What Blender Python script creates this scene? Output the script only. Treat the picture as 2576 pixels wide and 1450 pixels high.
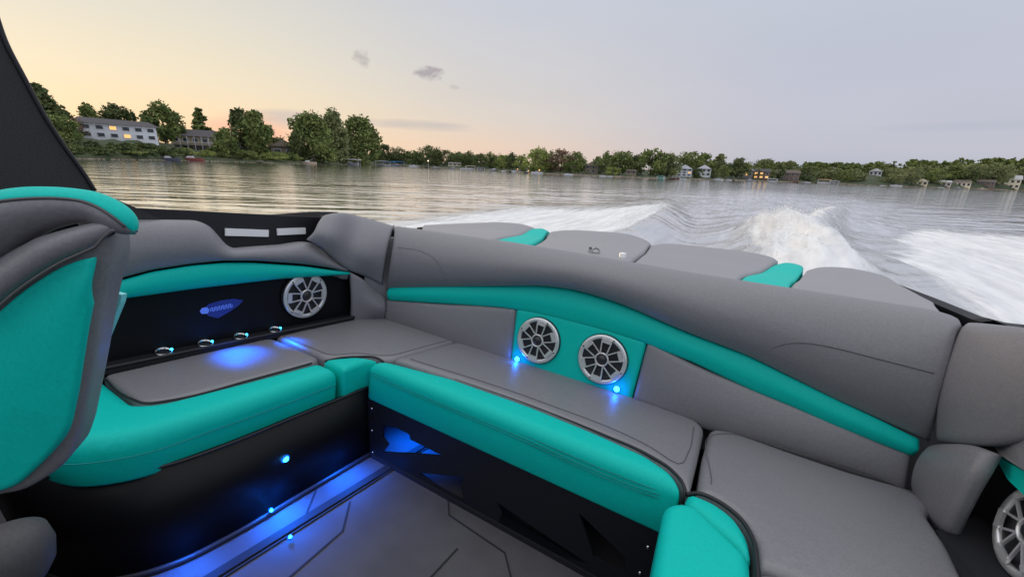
import bpy, bmesh, math, random
import numpy as np
from mathutils import Vector, Matrix
random.seed(7); rng = np.random.default_rng(7)
SC = bpy.context.scene
for o in list(bpy.data.objects): bpy.data.objects.remove(o)
COL = SC.collection

# ------------------------------------------------------------------ camera
F = 994.0                                   # focal length in the units of a 2576 x 1450 frame
roll_slope = 0.0394
def cd(x, y): return np.array([x-1288.0, -(y-725.0), -F])
_h1 = cd(0, 410-950*roll_slope); _h2 = cd(2576, 410+1626*roll_slope)
_up = np.cross(_h2, _h1); _up /= np.linalg.norm(_up); _up *= np.sign(_up[1])
_fw = np.array([0, 0, -1.0]); _fw -= (_fw@_up)*_up; _fw /= np.linalg.norm(_fw)
_rt = np.cross(_fw, _up)
WC = np.array([_rt, _fw, _up])              # world from camera
cam = bpy.data.cameras.new('camera'); cam.sensor_width = 36; cam.lens = 36*F/2576
cam.clip_start = 0.02; cam.clip_end = 6000
co = bpy.data.objects.new('camera', cam); COL.objects.link(co); SC.camera = co
M = Matrix.Identity(4)
for i in range(3):
    for j in range(3): M[i][j] = WC[i, j]
co.matrix_world = M
SC.render.resolution_x = 1024; SC.render.resolution_y = 576
# boat frame: u to starboard-left(-) / port-right(+), v aft, w up; origin = eye point
_a = cd(1850, 600); _a /= np.linalg.norm(_a)
_t = -cd(-560, 317); _t /= np.linalg.norm(_t); _t -= (_t@_a)*_a; _t /= np.linalg.norm(_t)
BC = np.array([_t, _a, np.cross(_t, _a)])   # boat from camera
WB = WC@BC.T                                # world from boat
H_WATER = 1.25

# ------------------------------------------------------------------ world
world = bpy.data.worlds.new('World'); SC.world = world; world.use_nodes = True
nt = world.node_tree; N = nt.nodes; L = nt.links
for n in list(N): N.remove(n)
def nd(t, **k):
    n = N.new(t)
    for a, b in k.items(): setattr(n, a, b)
    return n
def mth(op, a, b=None, c=None, clamp=False):
    n = N.new('ShaderNodeMath'); n.operation = op; n.use_clamp = clamp
    for i, v in enumerate((a, b, c)):
        if v is None: continue
        if isinstance(v, (int, float)): n.inputs[i].default_value = v
        else: L.new(v, n.inputs[i])
    return n.outputs[0]
def ramp(fac, stops, interp='LINEAR'):
    r = N.new('ShaderNodeValToRGB'); r.color_ramp.interpolation = interp
    e = r.color_ramp.elements
    while len(e) > 1: e.remove(e[-1])
    e[0].position = stops[0][0]; e[0].color = (*stops[0][1], 1)
    for p, c in stops[1:]:
        q = e.new(p); q.color = (*c, 1)
    L.new(fac, r.inputs[0]); return r.outputs[0]
def mixc(f, a, b, mode='MIX'):
    m = N.new('ShaderNodeMix'); m.data_type = 'RGBA'; m.blend_type = mode; m.clamp_factor = True
    for i, v in ((0, f), (6, a), (7, b)):
        if isinstance(v, (int, float)): m.inputs[i].default_value = v
        elif isinstance(v, tuple): m.inputs[i].default_value = (*v, 1)
        else: L.new(v, m.inputs[i])
    return m.outputs[2]
tc = nd('ShaderNodeTexCoord'); sep = nd('ShaderNodeSeparateXYZ'); L.new(tc.outputs['Generated'], sep.inputs[0])
X, Y, Z = sep.outputs
el = mth('MULTIPLY', mth('ARCSINE', Z), 57.2958)
az = mth('MULTIPLY', mth('ARCTAN2', X, Y), 57.2958)           # 0 = straight ahead, negative to the left
e01 = mth('DIVIDE', el, 90.0, clamp=True)
def E(d): return d/90.0
warm = ramp(e01, [(0, (.98, .62, .34)), (E(2), (.97, .66, .38)), (E(5), (.90, .70, .45)), (E(8), (.84, .72, .52)), (E(13), (.74, .69, .58)), (E(20), (.62, .61, .58)), (E(30), (.64, .67, .72)), (E(60), (1.15, 1.15, 1.17)), (1, (1.35, 1.35, 1.38))])
mid = ramp(e01, [(0, (.80, .58, .45)), (E(3), (.77, .60, .49)), (E(6), (.69, .61, .55)), (E(10), (.62, .59, .58)), (E(20), (.54, .57, .65)), (E(30), (.62, .67, .76)), (E(60), (1.13, 1.14, 1.18)), (1, (1.35, 1.35, 1.40))])
cool = ramp(e01, [(0, (.41, .46, .54)), (E(3), (.48, .49, .57)), (E(8), (.50, .51, .60)), (E(20), (.50, .54, .63)), (E(30), (.68, .72, .80)), (E(60), (1.13, 1.14, 1.18)), (1, (1.35, 1.35, 1.40))])
f1 = mth('SMOOTH_MIN', 1, 1, 0)
def sstep(x, a, b):
    m = N.new('ShaderNodeMapRange'); m.interpolation_type = 'SMOOTHSTEP'
    L.new(x, m.inputs[0]); m.inputs[1].default_value = a; m.inputs[2].default_value = b
    return m.outputs[0]
sky = mixc(sstep(az, -40, 2), warm, mid)
sky = mixc(sstep(az, -6, 36), sky, cool)
east = sstep(az, -140, -95)                                     # back round to the cool side on the far left
sky = mixc(mth('SUBTRACT', 1.0, east), sky, cool)
# sunset glow low behind the trees
def blob(az0, el0, ra, re, power=1.0, noise=None):
    dx = mth('DIVIDE', mth('SUBTRACT', az, az0), ra); dy = mth('DIVIDE', mth('SUBTRACT', el, el0), re)
    r2 = mth('ADD', mth('MULTIPLY', dx, dx), mth('MULTIPLY', dy, dy))
    if noise is not None: r2 = mth('ADD', r2, noise)
    return mth('SUBTRACT', 1.0, r2, clamp=True)
cmb = nd('ShaderNodeCombineXYZ'); L.new(az, cmb.inputs[0]); L.new(el, cmb.inputs[1])
mp = nd('ShaderNodeMapping'); mp.inputs['Scale'].default_value = (0.9, 1.6, 1); L.new(cmb.outputs[0], mp.inputs[0])
nz = nd('ShaderNodeTexNoise'); nz.inputs['Scale'].default_value = 1.0; nz.inputs['Detail'].default_value = 5; L.new(mp.outputs[0], nz.inputs[0])
nn = mth('MULTIPLY', mth('SUBTRACT', nz.outputs[0], 0.5), 3.2)
mp2 = nd('ShaderNodeMapping'); mp2.inputs['Scale'].default_value = (0.12, 0.8, 1); L.new(cmb.outputs[0], mp2.inputs[0])
nz2 = nd('ShaderNodeTexNoise'); nz2.inputs['Scale'].default_value = 1.0; nz2.inputs['Detail'].default_value = 4; L.new(mp2.outputs[0], nz2.inputs[0])
nn2 = mth('MULTIPLY', mth('SUBTRACT', nz2.outputs[0], 0.5), 1.6)
sky = mixc(mth('MULTIPLY', blob(-33, 3.0, 5.5, 2.2, noise=nn2), .75), sky, (.95, .40, .30))
sky = mixc(mth('MULTIPLY', blob(-13.5, 4.9, 8.5, 0.75, noise=nn2), .55), sky, (.44, .42, .44))
sky = mixc(mth('MULTIPLY', blob(-28.0, 4.6, 4.5, 1.2, noise=nn2), .6), sky, (.50, .42, .42))
sky = mixc(mth('MULTIPLY', blob(47, 5.3, 9, 0.5, noise=nn2), .3), sky, (.38, .41, .50))
sky = mixc(mth('MULTIPLY', blob(-11.7, 11.1, 2.1, .8, noise=nn), 1.0), sky, (.40, .36, .38))
sky = mixc(mth('MULTIPLY', blob(-19.8, 11.9, 1.2, .85, noise=nn), .8), sky, (.47, .43, .42))
sky = mixc(mth('MULTIPLY', blob(-8.6, 9.7, .7, .35, noise=nn), .5), sky, (.47, .43, .42))
mp3 = nd('ShaderNodeMapping'); mp3.inputs['Scale'].default_value = (0.03, 0.12, 1); L.new(cmb.outputs[0], mp3.inputs[0])
nz3 = nd('ShaderNodeTexNoise'); nz3.inputs['Scale'].default_value = 1.0; nz3.inputs['Detail'].default_value = 3; L.new(mp3.outputs[0], nz3.inputs[0])
sky = mixc(mth('MULTIPLY', mth('SUBTRACT', nz3.outputs[0], .35, clamp=True), .25), sky, (.80, .78, .78))
bg = nd('ShaderNodeBackground'); L.new(sky, bg.inputs[0]); bg.inputs[1].default_value = 1.05
ns = nd('ShaderNodeTexSky'); ns.sky_type = 'NISHITA'; ns.sun_disc = False
SUN_AZ, SUN_EL = math.radians(-58), math.radians(9)
ns.sun_elevation = SUN_EL; ns.sun_rotation = SUN_AZ
bg2 = nd('ShaderNodeBackground'); L.new(ns.outputs[0], bg2.inputs[0]); bg2.inputs[1].default_value = 0.004
ad = nd('ShaderNodeAddShader'); L.new(bg.outputs[0], ad.inputs[0]); L.new(bg2.outputs[0], ad.inputs[1])
wo = nd('ShaderNodeOutputWorld'); L.new(ad.outputs[0], wo.inputs[0])

sun = bpy.data.lights.new('sun', 'SUN'); sun.energy = 0.55; sun.angle = math.radians(18); sun.color = (1, .74, .48)
so = bpy.data.objects.new('sun', sun); COL.objects.link(so)
sd = Vector((math.sin(SUN_AZ)*math.cos(SUN_EL), math.cos(SUN_AZ)*math.cos(SUN_EL), math.sin(SUN_EL)))
so.rotation_euler = sd.to_track_quat('Z', 'Y').to_euler()
SC.view_settings.view_transform = 'Standard'; SC.view_settings.look = 'None'
SC.view_settings.exposure = 0.0; SC.view_settings.gamma = 1.0

# ------------------------------------------------------------------ materials
def mat(name, col, rough=.5, metal=0, spec=.5, bump=None, var=None, emit=None, coat=0, sheen=0, obj=True):
    m = bpy.data.materials.new(name); m.use_nodes = True
    t = m.node_tree; b = t.nodes['Principled BSDF']
    b.inputs['Base Color'].default_value = (*col, 1); b.inputs['Roughness'].default_value = rough
    b.inputs['Metallic'].default_value = metal; b.inputs['Specular IOR Level'].default_value = spec
    b.inputs['Coat Weight'].default_value = coat; b.inputs['Sheen Weight'].default_value = sheen
    tcn = t.nodes.new('ShaderNodeTexCoord')
    if var:                                     # (scale, amount, second colour)
        n = t.nodes.new('ShaderNodeTexNoise'); n.inputs['Scale'].default_value = var[0]; n.inputs['Detail'].default_value = 4
        t.links.new(tcn.outputs['Object'], n.inputs[0])
        mr = t.nodes.new('ShaderNodeMapRange'); mr.inputs[1].default_value = .35; mr.inputs[2].default_value = .65
        mr.inputs[3].default_value = 0; mr.inputs[4].default_value = var[1]; t.links.new(n.outputs[0], mr.inputs[0])
        mx = t.nodes.new('ShaderNodeMix'); mx.data_type = 'RGBA'
        mx.inputs[6].default_value = (*col, 1); mx.inputs[7].default_value = (*var[2], 1)
        t.links.new(mr.outputs[0], mx.inputs[0]); t.links.new(mx.outputs[2], b.inputs['Base Color'])
    if bump:                                    # list of (scale, strength, distance)
        prev = None
        for sc_, st, di in bump:
            n = t.nodes.new('ShaderNodeTexNoise'); n.inputs['Scale'].default_value = sc_; n.inputs['Detail'].default_value = 3
            t.links.new(tcn.outputs['Object'], n.inputs[0])
            bp = t.nodes.new('ShaderNodeBump'); bp.inputs['Strength'].default_value = st; bp.inputs['Distance'].default_value = di
            t.links.new(n.outputs[0], bp.inputs['Height'])
            if prev: t.links.new(prev, bp.inputs['Normal'])
            prev = bp.outputs[0]
        t.links.new(prev, b.inputs['Normal'])
    if emit:
        b.inputs['Emission Color'].default_value = (*emit[0], 1); b.inputs['Emission Strength'].default_value = emit[1]
    return m
LB = [(420, .35, .0010), (14, .35, .006), (3, .35, .016)]
MAT = dict(
    grey=mat('grey_vinyl', (.220, .216, .236), .42, spec=.55, bump=LB, var=(150, .6, (.17, .166, .181))),
    pale=mat('pale_grey_vinyl', (.31, .305, .325), .5, spec=.45, bump=LB, var=(170, .5, (.26, .255, .272))),
    teal=mat('teal_vinyl', (.0, .55, .475), .55, spec=.2, bump=LB, var=(170, .5, (.0, .46, .40))),
    dim=mat('dark_grey_vinyl', (.085, .082, .09), .6, bump=LB, var=(170, .6, (.06, .058, .063))),
    aqua=mat('aqua_trim', (.22, .75, .80), .4),
    pipe=mat('black_piping', (.012, .012, .016), .5),
    stitch=mat('teal_stitch', (.0, .26, .25), .7),
    gstitch=mat('grey_stitch', (.10, .095, .10), .7),
    black=mat('gloss_black_panel', (.005, .005, .007), .45, spec=.22, bump=[(40, .15, .001)]),
    satin=mat('satin_black', (.018, .018, .022), .45, spec=.4, bump=[(60, .2, .001)]),
    mesh=mat('black_canvas', (.020, .019, .020), .8, bump=[(700, .6, .001)], var=(300, .8, (.05, .048, .05))),
    kick=mat('charcoal_panel', (.010, .011, .016), .5, spec=.3, bump=[(300, .3, .0008)]),
    eva=mat('grey_foam_deck', (.082, .077, .086), .75, bump=[(600, .5, .0008)], var=(7, .6, (.056, .053, .059))),
    groove=mat('groove_black', (.015, .015, .02), .8),
    silver=mat('satin_silver', (.80, .79, .80), .30, metal=.6, bump=[(200, .1, .0005)]),
    chrome=mat('stainless', (.75, .75, .75), .12, metal=1),
    cone=mat('speaker_cone', (.02, .02, .025), .35, bump=[(300, .3, .001)]),
    white=mat('white_strip_reflection', (.92, .92, .94), .3),  # near-white colour stands in for the bright reflection on the tray strips
    led=mat('blue_led', (.0, .3, 1), .3, emit=((.03, .5, 1), 8)),
    ledcap=mat('led_housing', (.01, .08, .35), .25, emit=((.0, .12, .9), .7)),
    badge=mat('blue_backlit_badge', (.01, .02, .15), .35, emit=((.03, .06, .55), .14)),
    badgelit=mat('badge_bright', (.10, .2, .8), .35, emit=((.12, .24, .85), .28)),
)

# ------------------------------------------------------------------ mesh helpers
def tag(o, label=None, cat=None, group=None, kind=None):
    if label: o['label'] = label
    if cat: o['category'] = cat
    if group: o['group'] = group
    if kind: o['kind'] = kind
    return o
BASE = np.array([-0.55, 1.0, -1.62])         # the boat's own origin, on its keel
def mesh_obj(name, V, Fc, m, parent=None, smooth=True, off=None):
    me = bpy.data.meshes.new(name)
    V = np.asarray(V, float)
    if off is not None: V = V-off
    me.from_pydata([tuple(p) for p in V], [], [tuple(int(i) for i in f) for f in Fc]); me.update()
    o = bpy.data.objects.new(name, me); COL.objects.link(o)
    if m is not None: me.materials.append(m)
    if smooth:
        for p in me.polygons: p.use_smooth = True
    if parent is not None: o.parent = parent
    return o
def empty(name, loc=(0, 0, 0), parent=None, rz=0):
    o = bpy.data.objects.new(name, None); COL.objects.link(o); o.location = loc; o.rotation_euler = (0, 0, rz)
    o.empty_display_size = .2
    if parent: o.parent = parent
    return o
def catmull(P, n):
    P = np.asarray(P, float)
    if len(P) == 2: 
        t = np.linspace(0, 1, n)[:, None]; return P[0]*(1-t)+P[1]*t
    seg = np.linalg.norm(np.diff(P, axis=0), axis=1)+1e-9
    k = np.r_[0, np.cumsum(seg)]
    dl = np.diff(P, axis=0)/seg[:, None]                       # chord slopes
    T = np.vstack([dl[:1], (dl[:-1]*seg[1:, None]+dl[1:]*seg[:-1, None])/(seg[1:]+seg[:-1])[:, None], dl[-1:]])
    out = []
    for i in range(len(P)-1):
        for f in np.linspace(0, 1, 12, endpoint=False):
            h = seg[i]
            out.append((2*f**3-3*f*f+1)*P[i]+(f**3-2*f*f+f)*h*T[i]+(-2*f**3+3*f*f)*P[i+1]+(f**3-f*f)*h*T[i+1])
    out.append(P[-1])
    out = np.array(out); s = np.r_[0, np.cumsum(np.linalg.norm(np.diff(out, axis=0), axis=1))]
    tt = np.linspace(0, s[-1], n)
    return np.column_stack([np.interp(tt, s, out[:, k]) for k in range(out.shape[1])])
class MB:
    def __init__(s): s.V = []; s.F = []
    def add(s, V, Fc):
        b = len(s.V); s.V += [tuple(v) for v in V]; s.F += [tuple(i+b for i in f) for f in Fc]; return s
    def box(s, c, d, ax=None):
        c = np.array(c, float); h = np.array(d, float)/2
        ax = np.eye(3) if ax is None else np.array(ax, float)
        V = [c+sx*h[0]*ax[0]+sy*h[1]*ax[1]+sz*h[2]*ax[2] for sx in (-1, 1) for sy in (-1, 1) for sz in (-1, 1)]
        return s.add(V, [(0, 1, 3, 2), (4, 6, 7, 5), (0, 4, 5, 1), (2, 3, 7, 6), (0, 2, 6, 4), (1, 5, 7, 3)])
    def tube(s, P, r, n=8, closed=False, caps=True):
        P = np.asarray(P, float); k = len(P); r = np.ones(k)*r if np.isscalar(r) else np.asarray(r)
        T = np.gradient(P, axis=0) if not closed else (np.roll(P, -1, 0)-np.roll(P, 1, 0))
        T /= np.linalg.norm(T, axis=1)[:, None]+1e-12
        ref = np.array([0, 0, 1.]) if abs(T[0][2]) < .9 else np.array([1., 0, 0])
        V = []
        A = np.cross(T[0], ref); A /= np.linalg.norm(A)
        for i in range(k):
            A = A-(A@T[i])*T[i]; A /= np.linalg.norm(A); Bn = np.cross(T[i], A)
            for j in range(n):
                a = 2*math.pi*j/n; V.append(P[i]+r[i]*(math.cos(a)*A+math.sin(a)*Bn))
        Fc = []
        for i in range(k if closed else k-1):
            for j in range(n):
                i2 = (i+1) % k; Fc.append((i*n+j, i*n+(j+1) % n, i2*n+(j+1) % n, i2*n+j))
        if caps and not closed: Fc += [tuple(range(n))[::-1], tuple((k-1)*n+j for j in range(n))]
        return s.add(V, Fc)
    def lathe(s, c, ax, prof, n=48, ref=None):
        c = np.array(c, float); ax = np.array(ax, float)/np.linalg.norm(ax)
        ref = np.array([0, 0, 1.]) if abs(ax[2]) < .9 else np.array([1., 0, 0])
        A = np.cross(ref, ax); A /= np.linalg.norm(A); Bn = np.cross(ax, A)
        V = [c+r*(math.cos(2*math.pi*j/n)*A+math.sin(2*math.pi*j/n)*Bn)+h*ax for r, h in prof for j in range(n)]
        Fc = [(i*n+j, i*n+(j+1) % n, (i+1)*n+(j+1) % n, (i+1)*n+j) for i in range(len(prof)-1) for j in range(n)]
        return s.add(V, Fc)
    def prism(s, poly, vec):
        n = len(poly); P = [np.array(p, float) for p in poly]; Q = [p+np.array(vec) for p in P]
        return s.add(P+Q, [tuple(range(n))[::-1], tuple(range(n, 2*n))]+[(i, (i+1) % n, (i+1) % n+n, i+n) for i in range(n)])
    def obj(s, name, m, parent=None, smooth=False, off=None):
        o = mesh_obj(name, s.V, s.F, m, parent, smooth, off)
        bm = bmesh.new(); bm.from_mesh(o.data); bmesh.ops.recalc_face_normals(bm, faces=bm.faces); bm.to_mesh(o.data); bm.free()
        return o
def B(mb, name, m, parent, smooth=False): return mb.obj(name, MAT[m], parent, smooth, BASE)

# measuring the boat: a sight line of the photo met with a plane of the boat
def pt(x, y, ax, val):
    d = BC@cd(x, y); return d*(val/d['uvw'.index(ax)])
def ptp(x, y, n, dist):                       # general plane n.p = dist
    d = BC@cd(x, y); n = np.array(n, float); return d*(dist/(d@n))
def loft(name, curves, m, parent, ns=40, ntt=14, face=(0, -1, 0), r=.03, depth=.03, skirt=.06, bulge=0, thick=True, crease=None):
    """upholstered pad: curves from bottom to top; the border rolls back by depth within r, then a skirt"""
    C = np.array([catmull(c, ns) for c in curves])            # k, ns, 3
    G = np.array([catmull(C[:, i], ntt*4+1) for i in range(ns)])  # ns, nt, 3
    # concentrate samples near borders
    ts = np.linspace(0, 1, ntt); ts = .5-.5*np.cos(math.pi*ts); 
    tt = np.linspace(0, 1, ntt*4+1)
    G = np.array([[ [np.interp(t, tt, G[i, :, k]) for k in range(3)] for t in ts] for i in range(ns)])
    ss = np.linspace(0, 1, ns); sc = .5-.5*np.cos(math.pi*ss); sc = .55*sc+.45*ss
    G = np.stack([np.stack([np.interp(sc, ss, G[:, j, k]) for k in range(3)], 1) for j in range(ntt)], 1)
    du = np.gradient(G, axis=0); dv = np.gradient(G, axis=1)
    Nn = np.cross(du, dv); sn_ = np.linalg.norm(Nn, axis=2)/(np.linalg.norm(du, axis=2)*np.linalg.norm(dv, axis=2)+1e-12)
    Nn /= np.linalg.norm(Nn, axis=2)[:, :, None]+1e-9
    fn_ = np.array(face, float)/np.linalg.norm(face); Nn *= np.where((Nn@fn_) < 0, -1, 1)[:, :, None]
    Nn = Nn*sn_[:, :, None]+fn_*((1-sn_)*1.2)[:, :, None]; Nn /= np.linalg.norm(Nn, axis=2)[:, :, None]+1e-9
    for _ in range(3):
        Np = np.pad(Nn*np.where((Nn@np.array(face, float)) < 0, -1, 1)[:, :, None], ((1, 1), (1, 1), (0, 0)), 'edge'); Nn = (Np[1:-1, 1:-1]*2+Np[:-2, 1:-1]+Np[2:, 1:-1]+Np[1:-1, :-2]+Np[1:-1, 2:]); Nn /= np.linalg.norm(Nn, axis=2)[:, :, None]
    fc = np.array(face, float); Nn *= np.where((Nn@fc) < 0, -1, 1)[:, :, None]
    la = np.cumsum(np.r_[np.zeros((1, ntt)), np.linalg.norm(np.diff(G, axis=0), axis=2)], axis=0)
    lb = np.cumsum(np.c_[np.zeros((ns, 1)), np.linalg.norm(np.diff(G, axis=1), axis=2)], axis=1)
    ea = np.minimum(la, la[-1]-la); eb = np.minimum(lb, lb[:, -1:]-lb)
    def e(x): q = 1-np.clip(x/r, 0, 1); return np.sqrt(np.clip(1-q*q, 0, 1))
    k = e(ea)*e(eb)
    bl = bulge*np.sin(math.pi*np.clip(lb/(lb[:, -1:]+1e-9), 0, 1))*np.sin(math.pi*np.clip(la/(la[-1]+1e-9), 0, 1))**.5
    P = G+Nn*(-depth*(1-k)+bl)[:, :, None]
    V = P.reshape(-1, 3).tolist(); idx = lambda i, j: i*ntt+j
    Fc = [(idx(i, j), idx(i+1, j), idx(i+1, j+1), idx(i, j+1)) for i in range(ns-1) for j in range(ntt-1)]
    ring = [(i, 0) for i in range(ns)]+[(ns-1, j) for j in range(1, ntt)]+[(i, ntt-1) for i in range(ns-2, -1, -1)]+[(0, j) for j in range(ntt-2, 0, -1)]
    b = len(V)
    for (i, j) in ring: V.append(list(P[i, j]-Nn[i, j]*skirt))
    n = len(ring)
    for q in range(n):
        a, c = ring[q], ring[(q+1) % n]
        Fc.append((idx(*a), b+q, b+(q+1) % n, idx(*c)))
    # back sheet
    cen = len(V); V.append(list(np.mean(V[b:], axis=0)))
    Fc += [(b+q, cen, b+(q+1) % n) for q in range(n)]
    o = mesh_obj(name, V, Fc, MAT[m], parent, True, BASE)
    bm = bmesh.new(); bm.from_mesh(o.data); bmesh.ops.recalc_face_normals(bm, faces=bm.faces); bm.to_mesh(o.data); bm.free()
    return o, P, Nn
def xs_strip(x0, x1, n, ytop, ybot):
    xs = np.linspace(x0, x1, n)
    yt = np.interp(xs, *zip(*ytop)); yb = np.interp(xs, *zip(*ybot)); return xs, yt, yb
def rnd_poly(P, rad, n=6):
    """closed 2-D polygon with rounded corners, resampled"""
    P = [np.array(p[:2], float) for p in P]; k = len(P); out = []
    rad = [rad]*k if np.isscalar(rad) else rad
    for i in range(k):
        a, b, c = P[i-1], P[i], P[(i+1) % k]
        la, lc = np.linalg.norm(a-b), np.linalg.norm(c-b)
        r = min(rad[i], la*.45, lc*.45)
        p = b+(a-b)/la*r; q = b+(c-b)/lc*r
        for t in np.linspace(0, 1, n): out.append((1-t)**2*p+2*t*(1-t)*b+t*t*q)
    out = np.array(out)
    # resample evenly-ish
    res = []
    for i in range(len(out)):
        a, b = out[i], out[(i+1) % len(out)]; L_ = np.linalg.norm(b-a); m = max(1, int(L_/.05))
        for t in range(m): res.append(a+(b-a)*t/m)
    return np.array(res)
from mathutils.geometry import delaunay_2d_cdt
def slab(name, poly, z0, z1, m, parent, r=.035, rad=.04, crown=.006, rb=.01, step=.012):
    """cushion: flat outline, top rolled over by r measured from the outline, gently crowned"""
    P = rnd_poly(poly, rad)
    Q = []
    for a, b in zip(P, np.roll(P, -1, 0)):
        k = max(1, int(np.linalg.norm(b-a)/step)); Q += [a+(b-a)*t/k for t in range(k)]
    P = np.array(Q); P = P[np.linalg.norm(P-np.roll(P, 1, 0), axis=1) > 1e-5]
    if .5*np.sum(P[:, 0]*np.roll(P[:, 1], -1)-np.roll(P[:, 0], -1)*P[:, 1]) < 0: P = P[::-1]
    n = len(P); A = P; Bq = np.roll(P, -1, 0); AB = Bq-A; L2 = (AB**2).sum(1)+1e-12
    def dist(G):
        t = np.clip(((G[:, None, :]-A[None])*AB[None]).sum(2)/L2[None], 0, 1)
        return np.sqrt((((G[:, None, :]-A[None])-t[:, :, None]*AB[None])**2).sum(2)).min(1)
    def inside(G):
        x, y = G[:, 0][:, None], G[:, 1][:, None]; x1, y1, x2, y2 = A[:, 0], A[:, 1], Bq[:, 0], Bq[:, 1]
        c = ((y1 > y) != (y2 > y)) & (x < (x2-x1)*(y-y1)/(y2-y1+1e-15)+x1); return c.sum(1) % 2 == 1
    lo_, hi = P.min(0), P.max(0)
    gx, gy = np.meshgrid(np.arange(lo_[0], hi[0], step), np.arange(lo_[1], hi[1], step*.9)); gx = gx+(np.arange(gx.shape[0]) % 2)[:, None]*step*.5
    G = np.column_stack([gx.ravel(), gy.ravel()]); G = G[inside(G)]; d = dist(G); G, d = G[d > .008], d[d > .008]
    T = np.roll(P, -1, 0)-np.roll(P, 1, 0); T /= np.linalg.norm(T, axis=1)[:, None]+1e-9
    I = P+np.column_stack([-T[:, 1], T[:, 0]])*.003; di = dist(I); I, di = I[di > .0022], di[di > .0022]
    allp = np.vstack([P, I, G]); dd = np.r_[np.zeros(n), di, d]
    vs, es, fs, ov, oe, of = delaunay_2d_cdt([Vector(p) for p in allp], [(k, (k+1) % n) for k in range(n)], [], 1, 1e-6)
    V = []; 
    for k, v in enumerate(vs):
        q = ov[k][0] if ov[k] else 0; e = min(1, dd[q]/r)
        V.append((v.x, v.y, z1-r*(1-math.sqrt(max(0, 1-(1-e)**2)))+crown*(1-math.exp(-dd[q]/.08))))
    Fc = [tuple(f) for f in fs]
    # boundary in output indices
    om = {}
    for k, o_ in enumerate(ov):
        for q in o_: om[q] = k
    bd = [om[k] for k in range(n)]; rings = [bd]
    for (off, z) in ((0, z0+.6*(z1-r-z0)), (0, z0+rb), (rb*.3, z0+rb*.3), (rb, z0)):
        b0 = len(V)
        for k in range(n): q = P[k]+np.array([-T[k, 1], T[k, 0]])*off; V.append((q[0], q[1], z))
        rings.append(list(range(b0, b0+n)))
    for a, b in zip(rings[:-1], rings[1:]):
        for k in range(n): Fc.append((a[k], b[k], b[(k+1) % n], a[(k+1) % n]))
    Fc.append(tuple(rings[-1])[::-1])
    o = mesh_obj(name, V, Fc, MAT[m], parent, True, BASE)
    bm = bmesh.new(); bm.from_mesh(o.data); bmesh.ops.triangulate(bm, faces=[f for f in bm.faces if len(f.verts) > 6], ngon_method='EAR_CLIP'); bmesh.ops.recalc_face_normals(bm, faces=bm.faces); bm.to_mesh(o.data); bm.free()
    return o
def piping(name, P, r, m, parent, closed=False, n=60):
    return B(MB().tube(catmull(P, n), r, 6, closed), name, m, parent, True)

# ================================================================== THE BOAT
boat = empty('wake_boat')
tag(boat, 'grey and teal upholstered wakeboard boat cockpit seen from inside, speeding away from the shore', 'boat')
def part(name, label=None, parent=None):
    o = empty(name, (0, 0, 0), parent or boat)
    if label: o['label'] = label
    return o
S = -.775; FL = -1.25

# ---- hull and floor
hull = part('hull')
hb = MB()
out = [(-2.34, -2.2), (-2.34, 2.3), (-2.22, 3.0), (-1.6, 3.28), (.55, 3.28), (.98, 3.0), (1.12, 2.3), (1.12, -2.2)]
prof = []
for z, k in ((-.22, 1.0), (-.6, .99), (-1.15, .95), (-1.45, .80)):
    prof.append([((x+.61)*k-.61, y if y < 0 else y*(1-(1-k)*.25), z) for x, y in out])
n = len(out); V = [p for pr in prof for p in pr]
Fc = [(k*n+i, k*n+(i+1) % n, (k+1)*n+(i+1) % n, (k+1)*n+i) for k in range(3) for i in range(n)]
hb.add(V, Fc); hb.add(prof[-1], [tuple(range(n))])
B(hb, 'shell', 'black', hull)
floor = part('floor')
B(MB().box((-.6, .2, FL-.02), (3.2, 4.4, .04)), 'foam_deck', 'eva', floor)
gr = MB()
def strip(P, wd, z=FL+.0012, mbx=gr):
    P = [np.array(p[:2]) for p in P]
    for a, b in zip(P[:-1], P[1:]):
        t = (b-a)/np.linalg.norm(b-a); nn_ = np.array([-t[1], t[0]])*wd/2; a2 = a-t*wd*.3; b2 = b+t*wd*.3
        mbx.box((*((a2+b2)/2), z), (np.linalg.norm(b2-a2), wd, .0024), [(t[0], t[1], 0), (-t[1], t[0], 0), (0, 0, 1)])
fp = lambda x, y: pt(x, y, 'w', FL)
def groove(P, wd, z=FL+.0012):
    g_ = MB(); strip(P, wd, z, g_); B(g_, 'deck_groove', 'groove', floor)
groove([fp(795, 1232), fp(765, 1305)], .007)
groove([fp(880, 1262), fp(862, 1335), fp(730, 1450), (-.98, .35)], .007, FL+.0016)
groove([fp(1127, 1255), fp(1130, 1295), fp(1270, 1390), fp(1285, 1450), (-.40, .9)], .006, FL+.002)
groove([fp(1150, 1380), fp(1085, 1450), (-.66, .6)], .006, FL+.0024)
rail = MB(); a, b = np.array([-1.235, .1]), np.array([-1.195, 1.24])
rail.box((-1.226, .96, FL+.005), (.034, 1.76, .010), [(.999, -.034, 0), (.034, .999, 0), (0, 0, 1)])
rail.box((-1.199, .96, FL+.003), (.006, 1.76, .006), [(.999, -.034, 0), (.034, .999, 0), (0, 0, 1)])
B(rail, 'hatch_rail', 'groove', floor)

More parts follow.
